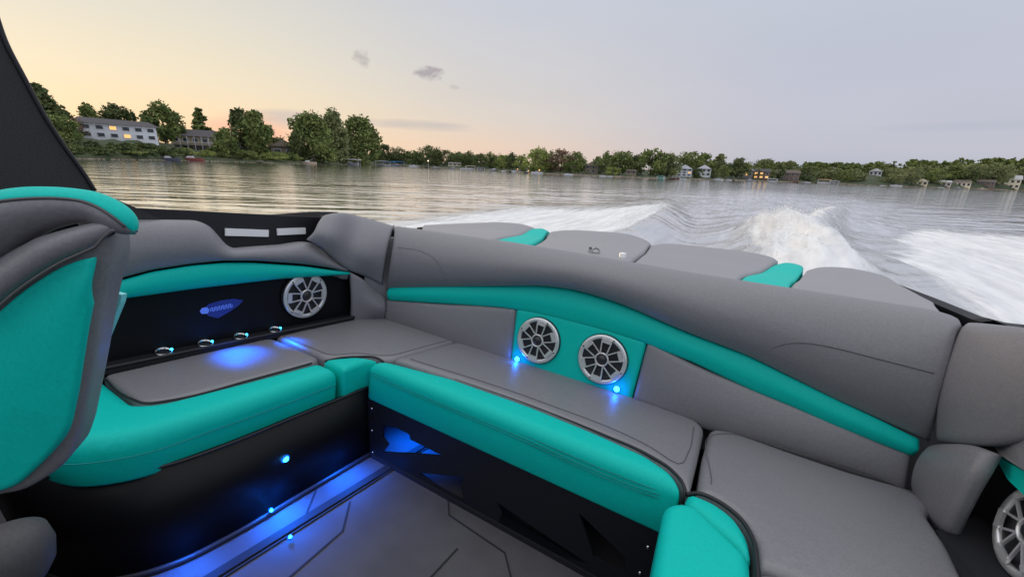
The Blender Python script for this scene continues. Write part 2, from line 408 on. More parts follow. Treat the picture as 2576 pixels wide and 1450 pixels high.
# ---- aft kick panel with cut-outs (a plate built round its openings)
kp = part('kick_panel', 'charcoal kick panel with jagged cut-outs below the aft bench')
def plate_with_holes(name, outer, holes, v0, thick, m, parent):
    bm = bmesh.new()
    loops = []
    for poly in [outer]+holes:
        vs = [bm.verts.new((p[0], v0, p[1])) for p in poly]
        loops.append([bm.edges.new((vs[i], vs[(i+1) % len(vs)])) for i in range(len(vs))])
    bmesh.ops.triangle_fill(bm, use_beauty=True, use_dissolve=False, edges=[e for l in loops for e in l])
    ext = bmesh.ops.extrude_face_region(bm, geom=list(bm.faces))
    bmesh.ops.translate(bm, vec=(0, thick, 0), verts=[g for g in ext['geom'] if isinstance(g, bmesh.types.BMVert)])
    bmesh.ops.recalc_face_normals(bm, faces=bm.faces)
    bmesh.ops.translate(bm, vec=tuple(-BASE), verts=bm.verts)
    me = bpy.data.meshes.new(name); bm.to_mesh(me); bm.free(); me.materials.append(MAT[m])
    o = bpy.data.objects.new(name, me); COL.objects.link(o); o.parent = parent; return o
pv = lambda x, y: tuple(pt(x, y, 'v', 1.255)[[0, 2]])
holes = [
    [pv(962, 1068), pv(1000, 1076), pv(1029, 1091), pv(1032, 1104), pv(1117, 1147), pv(1060, 1142), pv(962, 1137), pv(975, 1118), pv(962, 1100)],
    [pv(1052, 1188), pv(1166, 1198), pv(1160, 1225), pv(1170, 1262), pv(1110, 1232)],
    [pv(1250, 1262), pv(1262, 1290), pv(1245, 1330), pv(1330, 1370), pv(1480, 1418)],
    [(-.30, -1.02), (-.12, -1.10), (-.10, -1.17), (-.22, -1.16)],
]
plate_with_holes('panel', [(-1.362, FL+.02), (-1.405, -.955), (.02, -.955), (.02, FL+.02)], holes, 1.255, .012, 'kick', kp)
B(MB().box((-.68, 1.262, FL+.011), (1.37, .03, .02)), 'toe_strip', 'satin', kp)
for (x, y) in ((935, 1027), (935, 1082), (937, 1137), (1630, 1375), (1610, 1440)):
    p = pt(x, y, 'v', 1.253)
    B(MB().lathe(p, (0, -1, 0), [(.0065, 0), (.0065, .002), (.004, .004), (0.0001, .0042)], 12), 'screw', 'chrome', kp, True)
# storage locker behind the openings
lk = MB(); lk.box((-.68, 1.74, -1.1), (1.5, .02, .34)); lk.box((-1.5, 1.5, -1.1), (.02, .5, .34)); lk.box((.1, 1.5, -1.1), (.02, .5, .34))
B(lk, 'locker_wall', 'groove', kp)

# ---- starboard kick panel
sk = part('side_kick_panel', 'gloss black kick panel under the starboard bench')
path = [(-1.36, 1.262), (-1.36, .9), (-1.36, .62), (-1.375, .50), (-1.42, .40), (-1.52, .30), (-1.7, .24), (-2.1, .22)]
top = [(p[0]-.045, p[1], -.90) for p in path]; botm = [(p[0], p[1], FL) for p in path]
T_, Bm_ = catmull(top, 40), catmull(botm, 40)
V = np.vstack([Bm_, T_]); Fc = [(i, i+1, 41+i, 40+i) for i in range(39)]
q = mesh_obj('panel', V, Fc, MAT['black'], sk, True, BASE)
md = q.modifiers.new('s', 'SOLIDIFY'); md.thickness = .012; md.offset = 0
piping('edge_trim', [(p[0]+.004, p[1], -.905) for p in top], .006, 'satin', sk)
piping('base_trim', [(p[0]+.006, p[1], FL+.012) for p in path], .011, 'satin', sk)
def led_light(name, p, nrm, parent, power=.6, r=.016, cap=True, rad=.02, off=.04):
    e = part(name, None, parent)
    nrm = np.array(nrm, float); nrm /= np.linalg.norm(nrm)
    B(MB().lathe(p, nrm, [(r*1.5, 0), (r*1.5, .004), (r*1.05, .006), (r*1.0, .003)], 20), 'bezel', 'ledcap', e, True)
    B(MB().lathe(np.array(p)+nrm*.001, nrm, [(r*1.02, .0), (r, .006), (r*.7, .011), (.0001, .013)], 20), 'lens', 'led', e, True)
    if power:
        l = bpy.data.lights.new('blue_glow', 'POINT'); l.energy = power; l.color = (.0, .13, 1); l.shadow_soft_size = rad
        lo = bpy.data.objects.new('blue_glow', l); COL.objects.link(lo); lo.parent = boat
        lo.location = Vector(np.array(p)+nrm*off-BASE)
    return e
def spot(name, p, aim, energy, deg=110, size=.03):
    l = bpy.data.lights.new(name, 'SPOT'); l.energy = energy; l.color = (.0, .13, 1); l.spot_size = math.radians(deg); l.spot_blend = 1; l.shadow_soft_size = size; l.specular_factor = .3
    lo = bpy.data.objects.new(name, l); COL.objects.link(lo); lo.parent = boat; lo.location = Vector(np.array(p, float)-BASE)
    lo.rotation_euler = Vector(aim).to_track_quat('-Z', 'Y').to_euler(); return lo
spot('floor_glow', (-1.33, .80, -1.13), (.3, 0, -1), 15, 150)
spot('floor_glow', (-1.33, .50, -1.13), (.3, 0, -1), 6, 150)
spot('floor_glow', (-1.33, 1.08, -1.13), (.3, 0, -1), 10, 150)
led_light('courtesy_light', pt(717, 1152, 'u', -1.372), (1, 0, -.15), sk, .05, .011, off=.03)
led_light('courtesy_light', pt(680, 1281, 'u', -1.345), (1, 0, .2), sk, .12, .006, off=.06)
led_light('courtesy_light', pt(730, 1353, 'w', FL+.012), (0, 0, 1), floor, .15, .006, off=.05)
led_light('courtesy_light', pt(985, 1188, 'v', 1.24), (0, -1, .3), floor, .12, .007, off=.04)
spot('locker_glow', (-1.26, 1.46, -1.04), (.1, 0, -1), 16, 120)

# ---- bench seats
sp = lambda x, y: pt(x, y, 'w', S)[:2]
aft = part('aft_bench', 'aft bench seat with thick teal front edge')
rear_in = [(-1.325, 1.352), (-1.0, 1.405), (-.6, 1.418), (-.3, 1.40), (-.12, 1.375), (-.03, 1.33)]
slab('seat_cushion', [(-1.355, 1.37)]+rear_in[1:]+[(.028, 1.26), (.035, 1.5), (.04, 1.79), (-.6, 1.86), (-1.29, 1.86)], -.92, S, 'grey', aft, r=.022, rad=[.02, .01, .01, .01, .03, .03, .02, .05, .08, .01, .02])
slab('front_edge', [(-1.40, 1.25), (-1.375, 1.32), (-1.325, 1.345)]+rear_in[1:]+[(.0, 1.285), (.005, 1.25)], -.957, S+.003, 'teal', aft, r=.045, rad=[.05, .04, .03, .02, .02, .02, .02, .05, .05, .05])
piping('piping', [(*rear_in[1], S-.004), (*rear_in[2], S-.003), (*rear_in[3], S-.002), (*rear_in[4], S-.002), (*rear_in[5], S-.002), (.013, 1.27, S-.012), (.014, 1.255, S-.05)], np.interp(np.linspace(0, 1, 60), [0, .45, .8, 1], [.0008, .0022, .0055, .0055]), 'pipe', aft)
for dz, dv in ((-.050, .0), (-.062, 0), (-.038, .003)):
    piping('seam', [(-1.375, 1.262-.012, S+dz), (-1.2, 1.2495+dv, S+dz), (-.6, 1.2495+dv, S+dz), (-.06, 1.2495+dv, S+dz), (-.012, 1.258, S+dz)], .0016, 'stitch', aft)
def cushion_seam(poly, inset, z, parent, m='gstitch', r=.0014, rad=.05):
    P = rnd_poly(poly, rad)
    if .5*np.sum(P[:, 0]*np.roll(P[:, 1], -1)-np.roll(P[:, 0], -1)*P[:, 1]) < 0: P = P[::-1]
    T = np.roll(P, -1, 0)-np.roll(P, 1, 0); T /= np.linalg.norm(T, axis=1)[:, None]+1e-9
    Q = P+np.column_stack([-T[:, 1], T[:, 0]])*inset
    B(MB().tube([(a, b, z) for a, b in Q], r, 5, closed=True), 'seam', m, parent, True)
piping('seam', [(-1.29, 1.42, S+.0055), (-.6, 1.462, S+.006), (-.12, 1.42, S+.0058), (-.02, 1.38, S+.005), (.0, 1.48, S+.005), (.0, 1.70, S+.005)], .0012, 'gstitch', aft)
sb = part('starboard_bench', 'starboard bench seat under the cup holder panel')
s_in = [(-1.575, 1.105), (-1.585, .8), (-1.605, .52)]
slab('seat_cushion', [(-1.99, 1.14), (-1.97, .50), (-1.64, .50), (-1.598, .56), (-1.578, .8), (-1.568, 1.09), (-1.60, 1.14)], -.92, S, 'grey', sb, r=.022, rad=[.06, .02, .05, .03, .01, .03, .03])
slab('front_edge', [(-1.415, 1.115), (-1.56, 1.11), (-1.582, .8), (-1.607, .55), (-1.65, .495), (-1.99, .495), (-2.05, .26), (-1.7, .24), (-1.50, .31), (-1.425, .42), (-1.41, .62)], -.925, S+.003, 'teal', sb, r=.05, rad=[.05, .04, .02, .05, .05, .02, .1, .14, .1, .1, .1])
piping('seam', [(-1.409, 1.09, S-.06), (-1.405, .62, S-.06), (-1.42, .42, S-.06), (-1.50, .30, S-.06), (-1.7, .235, S-.06)], .0018, 'stitch', sb)
cb = part('corner_seat', 'rounded grey corner seat between the starboard and aft benches')
slab('seat_cushion', [(-1.992, 1.15), (-1.60, 1.15), (-1.545, 1.175), (-1.50, 1.265), (-1.39, 1.325), (-1.352, 1.375), (-1.295, 1.87), (-1.85, 1.93), (-2.03, 1.70)], -.92, S+.001, 'grey', cb, r=.022, rad=[.05, .04, .04, .05, .04, .02, .03, .1, .05])
slab('front_edge', [(-1.555, 1.125), (-1.40, 1.12), (-1.415, 1.235), (-1.39, 1.31), (-1.49, 1.255), (-1.535, 1.175)], -.957, S+.006, 'teal', cb, r=.025, rad=[.02, .02, .04, .02, .03, .03])
piping('piping', [(-1.552, 1.135, S-.004), (-1.535, 1.18, S+.001), (-1.492, 1.26, S+.001), (-1.39, 1.318, S+.001), (-1.37, 1.325, S-.01)], .0055, 'pipe', cb)
piping('piping', [(-1.975, .497, S-.004), (-1.70, .496, S-.003), (-1.63, .515, S-.002), (-1.598, .58, S-.002), (-1.578, .82, S-.002), (-1.568, 1.08, S-.002)], .004, 'pipe', sb)
cushion_seam([(-1.992, 1.15), (-1.60, 1.15), (-1.545, 1.18), (-1.50, 1.27), (-1.39, 1.33), (-1.35, 1.39), (-1.30, 1.87), (-1.85, 1.93), (-2.03, 1.70)], .032, S+.0045, cb)
pb = part('port_bench', 'port corner seat at the right edge with teal front cushions')
pc = [sp(1776, 1087), sp(1840, 1083), sp(1995, 1138), sp(2130, 1183), sp(2244, 1215), sp(2290, 1235), sp(2330, 1290), sp(2387, 1372), sp(2440, 1480)]
pcl = [tuple(p) for p in pc]
slab('seat_cushion', [(.048, 1.265), (.047, 1.50), (.06, 1.76), pcl[1], pcl[2], pcl[3], pcl[4], (.80, 1.80), pcl[6], pcl[7], pcl[8], (.62, 1.12), (.20, 1.06), (.198, 1.16), (.17, 1.225), (.10, 1.268)], -.92, S+.002, 'grey', pb, r=.025, rad=[.02, .02, .06, .02, .02, .02, .05, .08, .03, .03, .03, .02, .02, .03, .04, .03])
piping('seam', [(.083, 1.33, S+.007), (.083, 1.70, S+.007), (.13, 1.745, S+.007), (.35, 1.765, S+.007), (.62, 1.772, S+.007), (.71, 1.73, S+.007)], .0012, 'gstitch', pb)
slab('corner_edge', [(.022, 1.25), (.095, 1.25), (.155, 1.215), (.185, 1.15), (.19, 1.07), (.02, 1.19)], -.957, S+.006, 'teal', pb, r=.03, rad=[.02, .03, .04, .03, .02, .02])
piping('piping', [(.02, 1.262, S-.02), (.05, 1.262, S), (.10, 1.258, S+.003), (.16, 1.22, S+.003), (.192, 1.15, S+.003), (.198, 1.07, S+.003), (.196, .95, S+.003)], .0062, 'pipe', pb)
slab('side_edge', [(.0, 1.165), (.05, 1.175), (.183, 1.06), (.187, .6), (.0, .5), (-.03, 1.12)], -.957, S+.018, 'teal', pb, r=.03, rad=[.03, .02, .03, .05, .05, .03])
slab('side_cushion', [(.20, 1.05), (.62, 1.11), (.60, .3), (.2, .3)], -.92, S+.004, 'grey', pb, r=.025, rad=.03)
B(MB().box((.03, 1.0, -1.1), (.03, .52, .3)), 'kick_panel', 'kick', pb)

# ---- aft backrest
RB = part('aft_backrest', 'long grey aft backrest crossed by a teal stripe')
bottom_up = [(965, 723), (974, 722), (1122, 718), (1250, 717), (1363, 716), (1430, 724), (1512, 745), (1600, 778), (1674, 812), (1739, 839), (1884, 894), (2101, 1003), (2222, 1058), (2344, 1112)]
top_up = [(965, 568), (993, 568), (1277, 607.6), (1441, 634), (1739, 686), (1969, 721.5), (2349, 780), (2403, 794), (2428, 810)]
NB = 30
xb = np.linspace(0, 1, NB)
bx = 968+(2341-968)*xb; tx = 991+(2428-991)*xb
by = np.interp(bx, *zip(*bottom_up))+5; ty = np.interp(tx, *zip(*top_up))
def rail_uv(f, v, dz=0.0):
    return [pt(bx[i]*(1-f)+tx[i]*f, by[i]*(1-f)+ty[i]*f, 'v', v) for i in range(NB)]
c3 = rail_uv(1, 1.93)
curves = [rail_uv(0, 1.83), rail_uv(.22, 1.785), rail_uv(.5, 1.785), rail_uv(.72, 1.815), rail_uv(.9, 1.865), c3, [p+np.array([0, .06, -.008]) for p in c3], [p+np.array([0, .11, -.05]) for p in c3]]
_, HP, HN = loft('headrest_pad', curves, 'grey', RB, ns=70, ntt=30, face=(0, -1, .6), r=.022, depth=.014, skirt=.012)
B(MB().prism([(-2.02, 1.90, -.95), (.86, 1.90, -.95), (.86, 1.96, -.26), (-2.05, 1.96, -.26)], (0, .04, 0)), 'backing_board', 'grey', RB)
sl_top = [(974, 727), (1122, 721), (1363, 719.5), (1430, 728), (1512, 750), (1600, 782), (1674, 816), (1739, 843), (1884, 898), (2101, 1006), (2222, 1062), (2316, 1108)]
sl_bot = [(974, 751), (1122, 760), (1256, 769), (1299, 775), (1370, 789), (1500, 822), (1619, 858), (1674, 881), (1739, 906), (1888, 977), (1995, 1021), (2083, 1062), (2298, 1146)]
NP = (0, 1, -.12); D0 = 1.80+.12*.775
tx2 = np.linspace(975, 2318, 60); bx2 = np.linspace(975, 2300, 60)
tops = [ptp(x, np.interp(x, *zip(*sl_top))-5, NP, D0) for x in tx2]; bots = [ptp(x, np.interp(x, *zip(*sl_bot))+5, NP, D0) for x in bx2]
mids = [(a+b)/2+np.array([0, -.018, 0]) for a, b in zip(tops, bots)]
loft('accent_stripe', [bots, mids, tops], 'teal', RB, ns=90, ntt=12, face=(0, -1, .2), r=.012, depth=.010, skirt=.05)
def quad_pad(name, xs, ytop, ybot, m, parent, plane=NP, dist=D0, bulge=.012, r=.02, depth=.014, ns=30, ntt=14, face=(0, -1, .2), xt=None):
    xt = xs if xt is None else xt
    tt_ = [ptp(x, y, plane, dist) for x, y in zip(xt, ytop)]; bb_ = [ptp(x, y, plane, dist) for x, y in zip(xs, ybot)]
    return loft(name, [bb_, tt_], m, parent, ns=ns, ntt=ntt, face=face, r=r, depth=depth, skirt=.05, bulge=bulge)
quad_pad('lower_pad', [966, 1060, 1121, 1200, 1283], [753, 760, 764, 768, 776], [810, 840, 868, 890, 912], 'grey', RB, xt=[966, 1060, 1122, 1215, 1297], bulge=.02)
spk = part('speaker_panel', 'teal panel holding a pair of silver speakers in the aft backrest')
quad_pad('pad', [1283, 1360, 1450, 1530, 1587], [777, 788, 811, 834, 861], [912, 935, 962, 986, 1006], 'teal', spk, xt=[1299, 1380, 1470, 1550, 1626], bulge=.0, r=.012, depth=.008)
quad_pad('lower_pad', [1590, 1745, 1830, 1995, 2130, 2244, 2282], [856, 923, 964, 1018, 1060, 1121, 1142], [1006, 1072, 1100, 1148, 1192, 1226, 1240], 'grey', RB, xt=[1629, 1760, 1860, 1995, 2100, 2240, 2296], bulge=.025, ns=50)
# fine seams stitched in the headrest pad
def proj(P):
    d = P@BC; return np.stack([1288+F*d[..., 0]/-d[..., 2], 725-F*d[..., 1]/-d[..., 2]], -1)
HPX = proj(HP.reshape(-1, 3)); HPF = HP.reshape(-1, 3); HNF = HN.reshape(-1, 3)
def seam_on(pxs, r=.0018):
    q = []
    c_ = catmull(pxs, 40)
    for x, y in c_:
        d = ((HPX-[x, y])**2).sum(1); k = np.argsort(d)[:6]; w = 1/(d[k]+1); w /= w.sum()
        p = (HPF[k]*w[:, None]).sum(0); ray = BC@cd(x, y); ray /= np.linalg.norm(ray); q.append(ray*(p@ray)-ray*.0015)
    q = np.array(q)
    for _ in range(4): q[1:-1] = (q[:-2]+q[1:-1]*2+q[2:])/4
    B(MB().tube(q, r, 6), 'seam', 'gstitch', RB, True)
seam_on([(1886, 894), (1930, 880), (1985, 862), (2030, 862), (2090, 872), (2190, 897), (2300, 925), (2350, 938)])
seam_on([(1000, 622), (1060, 632), (1095, 652), (1112, 680), (1128, 706)], .0012)
# ---- speakers
def speaker(c, nrm, up, R, parent, label=None, rot=0.0):
    e = part('speaker', label, parent)
    c = np.array(c, float); nrm = np.array(nrm, float); nrm /= np.linalg.norm(nrm)
    up = np.array(up, float); up -= (up@nrm)*nrm; up /= np.linalg.norm(up); sd_ = np.cross(up, nrm)
    def at(a, r, h): return c+nrm*h+r*(math.sin(a)*sd_+math.cos(a)*up)
    B(MB().lathe(c, nrm, [(R*1.03, -.004), (R*1.03, .006), (R*.995, .010)], 56), 'gasket', 'satin', e, True)
    B(MB().lathe(c, nrm, [(R, .0), (R, .012), (R*.975, .0165), (R*.86, .0165), (R*.83, .013), (R*.82, -.004)], 64), 'ring', 'silver', e, True)
    B(MB().lathe(c, nrm, [(R*.84, .004), (R*.80, .009), (R*.74, .006), (R*.60, .0055), (R*.42, .004), (R*.3, .0035), (.0001, .0035)], 48), 'cone', 'cone', e, True)
    B(MB().lathe(c, nrm, [(R*.285, .014), (R*.285, .021), (R*.25, .024), (R*.225, .022), (R*.22, .012)], 40), 'hub_ring', 'silver', e, True)
    B(MB().lathe(c, nrm, [(R*.225, .012), (R*.17, .021), (R*.08, .027), (.0001, .028)], 32), 'dome', 'cone', e, True)
    g = MB()
    for k in range(6):
        a = rot+k*math.pi/3
        w1, w2 = .26, .20
        for sgn in (-1, 1):
            P = [at(a+sgn*.50, R*.26, .020), at(a+sgn*.30, R*.56, .020), at(a+sgn*.245, R*.80, .020)]
            for p0, p1 in zip(P[:-1], P[1:]):
                t = (p1-p0)/np.linalg.norm(p1-p0); g.box((p0+p1)/2, (np.linalg.norm(p1-p0)+.002, R*.05, .006), [t, np.cross(nrm, t), nrm])
        p0, p1 = at(a-.235, R*.785, .0212), at(a+.235, R*.785, .0212); t = (p1-p0)/np.linalg.norm(p1-p0)
        g.box((p0+p1)/2, (np.linalg.norm(p1-p0)+R*.045, R*.15, .008), [t, np.cross(nrm, t), nrm])
    B(g, 'grille', 'silver', e)
    for k in range(4):
        B(MB().lathe(at(rot+.28+k*math.pi/2, R*.905, .0162), nrm, [(R*.035, 0), (R*.035, .0012), (.0001, .0014)], 10), 'screw', 'pipe', e, True)
    return e
nb = np.array([0, -1, .12]); 
for (x, y, lab) in ((1355, 855, 'round silver speaker at the left of the teal panel'), (1516, 902, 'round silver speaker at the right of the teal panel')):
    c = ptp(x, y, NP, D0-.002); speaker(c, nb, (0, 0, 1), .118, spk, lab, rot=.10)
for (x, y) in ((1302, 902), (1552, 977)):
    led_light('courtesy_light', ptp(x, y, NP, D0-.006), nb, spk, .28, .0135, rad=.012, off=.022)

# ---- starboard side: coaming, stripe, dark panel
SB = part('starboard_coaming', 'grey starboard coaming pad with teal stripe')
xs = np.linspace(225, 879, 44)
yb_ = np.interp(xs, [200, 284, 384, 480, 568, 639, 760, 882], [735, 710, 683, 668, 659, 659, 667, 683])
yt_ = np.interp(xs, [200, 341, 430, 492, 510, 533, 560, 575, 590, 640, 710, 765, 785, 882], [553, 553, 553, 554, 559, 573, 606, 619, 624, 620, 615, 607, 611, 680])
cb0 = [pt(x, y, 'u', -2.0) for x, y in zip(xs, yb_)]
def mid_sb(f, u): return [pt(x, y0*(1-f)+y1*f, 'u', u) for x, y0, y1 in zip(xs, yb_, yt_)]
ct = mid_sb(1, -2.07)
loft('coaming_pad', [cb0, mid_sb(.3, -1.975), mid_sb(.65, -1.985), mid_sb(.88, -2.015), ct, [p+np.array([-.06, 0, -.012]) for p in ct], [p+np.array([-.09, 0, -.05]) for p in ct]], 'grey', SB, ns=80, ntt=24, face=(1, 0, .5), r=.02, depth=.02, skirt=.03)
xs2 = np.linspace(225, 880, 40)
y_t = np.interp(xs2, [200, 284, 384, 480, 568, 639, 760, 882], [737, 709, 682, 667, 659, 659, 667, 682])
y_b = np.interp(xs2, [200, 305, 497, 710, 882], [775, 755, 728, 703, 692])
s_top = [pt(x, y, 'u', -1.995) for x, y in zip(xs2, y_t)]; s_bot = [pt(x, y, 'u', -1.995) for x, y in zip(xs2, y_b)]
loft('accent_stripe', [s_bot, [(a+b)/2+np.array([.014, 0, 0]) for a, b in zip(s_top, s_bot)], s_top], 'teal', SB, ns=60, ntt=10, face=(1, 0, .1), r=.014, depth=.014, skirt=.04)
sp_ = part('side_panel', 'black starboard side panel with backlit blue badge, chrome cup holders and speaker')
B(MB().box((-2.055, .93, -.60), (.05, 1.44, .40)), 'panel', 'black', sp_)
B(MB().box((-2.01, .93, -.765), (.075, 1.42, .03)), 'ledge', 'satin', sp_)
piping('ledge_trim', [(-1.972, .25, -.752), (-1.972, 1.0, -.752), (-1.972, 1.64, -.752)], .008, 'satin', sp_)
c = pt(767, 742, 'u', -2.02); speaker(c, (1, 0, .0), (0, 0, 1), .128, sp_, 'silver speaker in the black starboard panel', rot=math.pi/6)
# backlit badge: flat plate with a scribble of script
bd_ = [(513, 778), (525, 765), (553, 756), (590, 751), (612, 755), (600, 768), (575, 785), (548, 800), (525, 794)]
P = [pt(x, y, 'u', -2.026) for x, y in bd_]
B(MB().prism(P, (-.006, 0, 0)), 'badge', 'badge', sp_)
gl = MB(); gl.prism([pt(x, y, 'u', -2.0245) for x, y in ((503, 783), (508, 775), (520, 772), (527, 778), (523, 788), (508, 789))], (-.003, 0, 0))
for k in range(6):
    x0 = 530+k*9; y0 = 778-k*1.9
    gl.tube(catmull([pt(x0+a*1.0, y0+b_, 'u', -2.0235) for a, b_ in ((0, 5), (2, -4), (5, -5), (4, 3), (8, 4), (9, -3))], 14), .0018, 5)
B(gl, 'badge_lettering', 'badgelit', sp_)
for (x, y) in ((412, 866), (517, 842), (606, 824), (693, 806)):
    p = pt(x, y, 'u', -1.995); p[2] = -.742
    chd = part('cup_holder', None, sp_)
    B(MB().lathe((-1.998, p[1], -.738), (.25, 0, 1), [(.030, -.012), (.030, -.003), (.028, .0), (.026, -.001), (.024, -.03)], 32), 'rim', 'chrome', chd, True)
    B(MB().lathe((-1.998, p[1], -.738), (.25, 0, 1), [(.024, -.006), (.023, -.028), (.0001, -.029)], 24), 'cup', 'satin', chd, True)
    B(MB().lathe((-1.992, p[1]+.024, -.736), (.3, 0, 1), [(.006, 0), (.004, .004), (.0001, .005)], 12), 'lens', 'led', chd, True)
spot('cup_glow', (-1.93, .93, -.60), (.42, -.04, -1), 20, 74)
spot('cup_glow', (-1.95, 1.16, -.66), (.75, .02, -1), 12, 56)
# gunwale, storage recess, strips
GW = part('starboard_gunwale', 'black starboard gunwale with a recessed tray')
g = MB()
g.box((-2.17, 1.12, -.27), (.02, .95, .22)); g.box((-2.12, 1.12, -.355), (.12, .95, .02))
B(g, 'tray', 'satin', GW)
lipP = [pt(x, y, 'u', -2.2) for x, y in ((260, 548), (330, 548), (401, 543.5), (560, 542), (700, 539), (813, 532), (849, 533))]
lp = catmull(lipP, 40); g = MB()
sec = [(-.0, 0), (-.10, -.01), (-.14, -.06), (-.12, -.12), (.0, -.12), (.028, -.03)]
V = [p+np.array([s[0]+.0, 0, s[1]]) for p in lp for s in sec]; k = len(sec)
g.add(V, [(i*k+j, i*k+(j+1) % k, (i+1)*k+(j+1) % k, (i+1)*k+j) for i in range(39) for j in range(k)]+[tuple(range(k)), tuple(39*k+j for j in range(k))])
B(g, 'rail_cap', 'black', GW)
for x0, x1, y0, y1 in ((566, 675, 583, 586.5), (697, 768, 583, 580)):
    a, b = pt(x0, y0, 'u', -2.152), pt(x1, y1, 'u', -2.152); t = (b-a)/np.linalg.norm(b-a)
    B(MB().box((a+b)/2, (np.linalg.norm(b-a), .008, .036), [t, (1, 0, 0), np.cross(t, (1, 0, 0))]), 'bright_strip', 'white', GW)  # reflective strips, their sky reflection put into the white base colour
a, b = pt(490, 549, 'u', -2.19), pt(400, 545, 'u', -2.19)

# aft starboard corner pads
CP = part('corner_backrest', 'grey padded corner where the starboard coaming meets the aft backrest')
bt = [pt(774, 604, 'u', -2.0), pt(800, 621, 'u', -1.985), pt(878, 678, 'u', -1.97), pt(925, 700, 'v', 1.73), pt(962, 717, 'v', 1.80)]
m1 = [pt(790, 580, 'u', -1.99), pt(815, 595, 'u', -1.955), pt(885, 632, 'v', 1.60), pt(935, 648, 'v', 1.71), pt(971, 660, 'v', 1.79)]
m2 = [pt(800, 558, 'u', -2.02), pt(835, 560, 'u', -2.0), pt(900, 585, 'v', 1.68), pt(945, 597, 'v', 1.76), pt(981, 606, 'v', 1.83)]
tp = [pt(812, 541, 'u', -2.08), pt(849, 535, 'u', -2.08), pt(910, 545, 'v', 1.80), pt(950, 556, 'v', 1.88), pt(990, 568, 'v', 1.93)]
tb = [p+np.array([-.06, .05, -.05]) for p in tp]
loft('upper_pad', [bt, m1, m2, tp, tb], 'grey', CP, ns=30, ntt=22, face=(1, -1, .6), r=.022, depth=.014, skirt=.012)
bt = [pt(885, 822, 'u', -1.985), pt(915, 824, 'u', -1.96), pt(945, 820, 'v', 1.79), pt(968, 812, 'v', 1.82)]
md_ = [pt(882, 745, 'u', -1.98), pt(918, 757, 'u', -1.93), pt(948, 768, 'v', 1.74), pt(973, 772, 'v', 1.80)]
tp = [pt(880, 684, 'u', -1.985), pt(915, 702, 'u', -1.95), pt(945, 725, 'v', 1.77), pt(972, 750, 'v', 1.82)]
loft('lower_pad', [bt, md_, tp], 'grey', CP, ns=24, ntt=18, face=(1, -1, .1), r=.02, depth=.014, skirt=.05)

B(MB().box((-1.935, 1.83, -.50), (.02, .24, .50), [(.87, -.5, 0), (.5, .87, 0), (0, 0, 1)]), 'backing_board', 'grey', CP)

# port corner pads and panel
PP = part('port_coaming', 'grey port coaming pads with a sliver of teal at the right edge')
PN = (.97, .24, 0)
def pq(x, y, k=0.0): return ptp(x, y, PN, 1.11+k)
bt = [pt(2345, 1110, 'v', 1.80)]+[pq(x, y) for x, y in ((2400, 1116), (2470, 1120), (2540, 1112), (2640, 1092), (2740, 1065))]
m1 = [pt(2350, 1000, 'v', 1.80)]+[pq(x, y, -.02) for x, y in ((2400, 1000), (2470, 998), (2560, 990), (2650, 975), (2740, 950))]
m2 = [pt(2375, 900, 'v', 1.83)]+[pq(x, y, -.005) for x, y in ((2415, 895), (2480, 892), (2565, 888), (2655, 880), (2740, 865))]
tp = [pt(2428, 812, 'v', 1.91)]+[pq(x, y, .05) for x, y in ((2450, 811), (2500, 815), (2576, 822), (2660, 828), (2740, 832))]
tb = [p+np.array([.05, .03, -.05]) for p in tp]
loft('upper_pad', [bt, m1, m2, tp, tb], 'grey', PP, ns=40, ntt=24, face=(-1, -1, .4), r=.03, depth=.018, skirt=.012)
bt = [pt(2287, 1238, 'v', 1.79)]+[pq(x, y, -.03) for x, y in ((2320, 1292), (2360, 1340), (2388, 1342))]
m1 = [pt(2284, 1195, 'v', 1.78)]+[pq(x, y, -.04) for x, y in ((2325, 1218), (2380, 1240), (2425, 1250))]
m2 = [pt(2302, 1145, 'v', 1.79)]+[pq(x, y, -.035) for x, y in ((2345, 1158), (2405, 1170), (2458, 1180))]
tp = [pt(2338, 1110, 'v', 1.81)]+[pq(x, y, -.01) for x, y in ((2385, 1107), (2440, 1112), (2488, 1128))]
loft('lower_pad', [bt, m1, m2, tp], 'grey', PP, ns=26, ntt=20, face=(-1, -1, .1), r=.028, depth=.022, skirt=.012)
# grey flap + teal sliver + dark panel + speaker
def fan(name, pts, m, parent, thick=(.03, 0, 0)):
    return B(MB().prism(pts, thick), name, m, parent)
fan('side_flap', [pt(2490, 1106, 'u', .80), pt(2540, 1094, 'u', .78), pt(2640, 1075, 'u', .76), pt(2760, 1240, 'u', .74), pt(2640, 1218, 'u', .75), pt(2576, 1182, 'u', .76), pt(2515, 1143, 'u', .78)], 'grey', PP)
fan('accent_stripe', [pt(2500, 1142, 'u', .80), pt(2576, 1184, 'u', .785), pt(2680, 1250, 'u', .77), pt(2680, 1330, 'u', .77), pt(2576, 1244, 'u', .785), pt(2535, 1205, 'u', .79)], 'teal', PP)
B(MB().box((.86, 1.02, -.66), (.06, 1.56, .46)), 'panel', 'satin', PP)
fan('ledge', [(.70, 1.60, -.84), (.83, 1.72, -.80), (.83, .4, -.80), (.60, .4, -.84)], 'satin', PP, (0, 0, .04))
c = pt(2612, 1345, 'u', .815); speaker(c, (-1, 0, .15), (0, 0, 1), .125, PP, 'silver speaker cut off by the right edge of the photo', rot=.2)
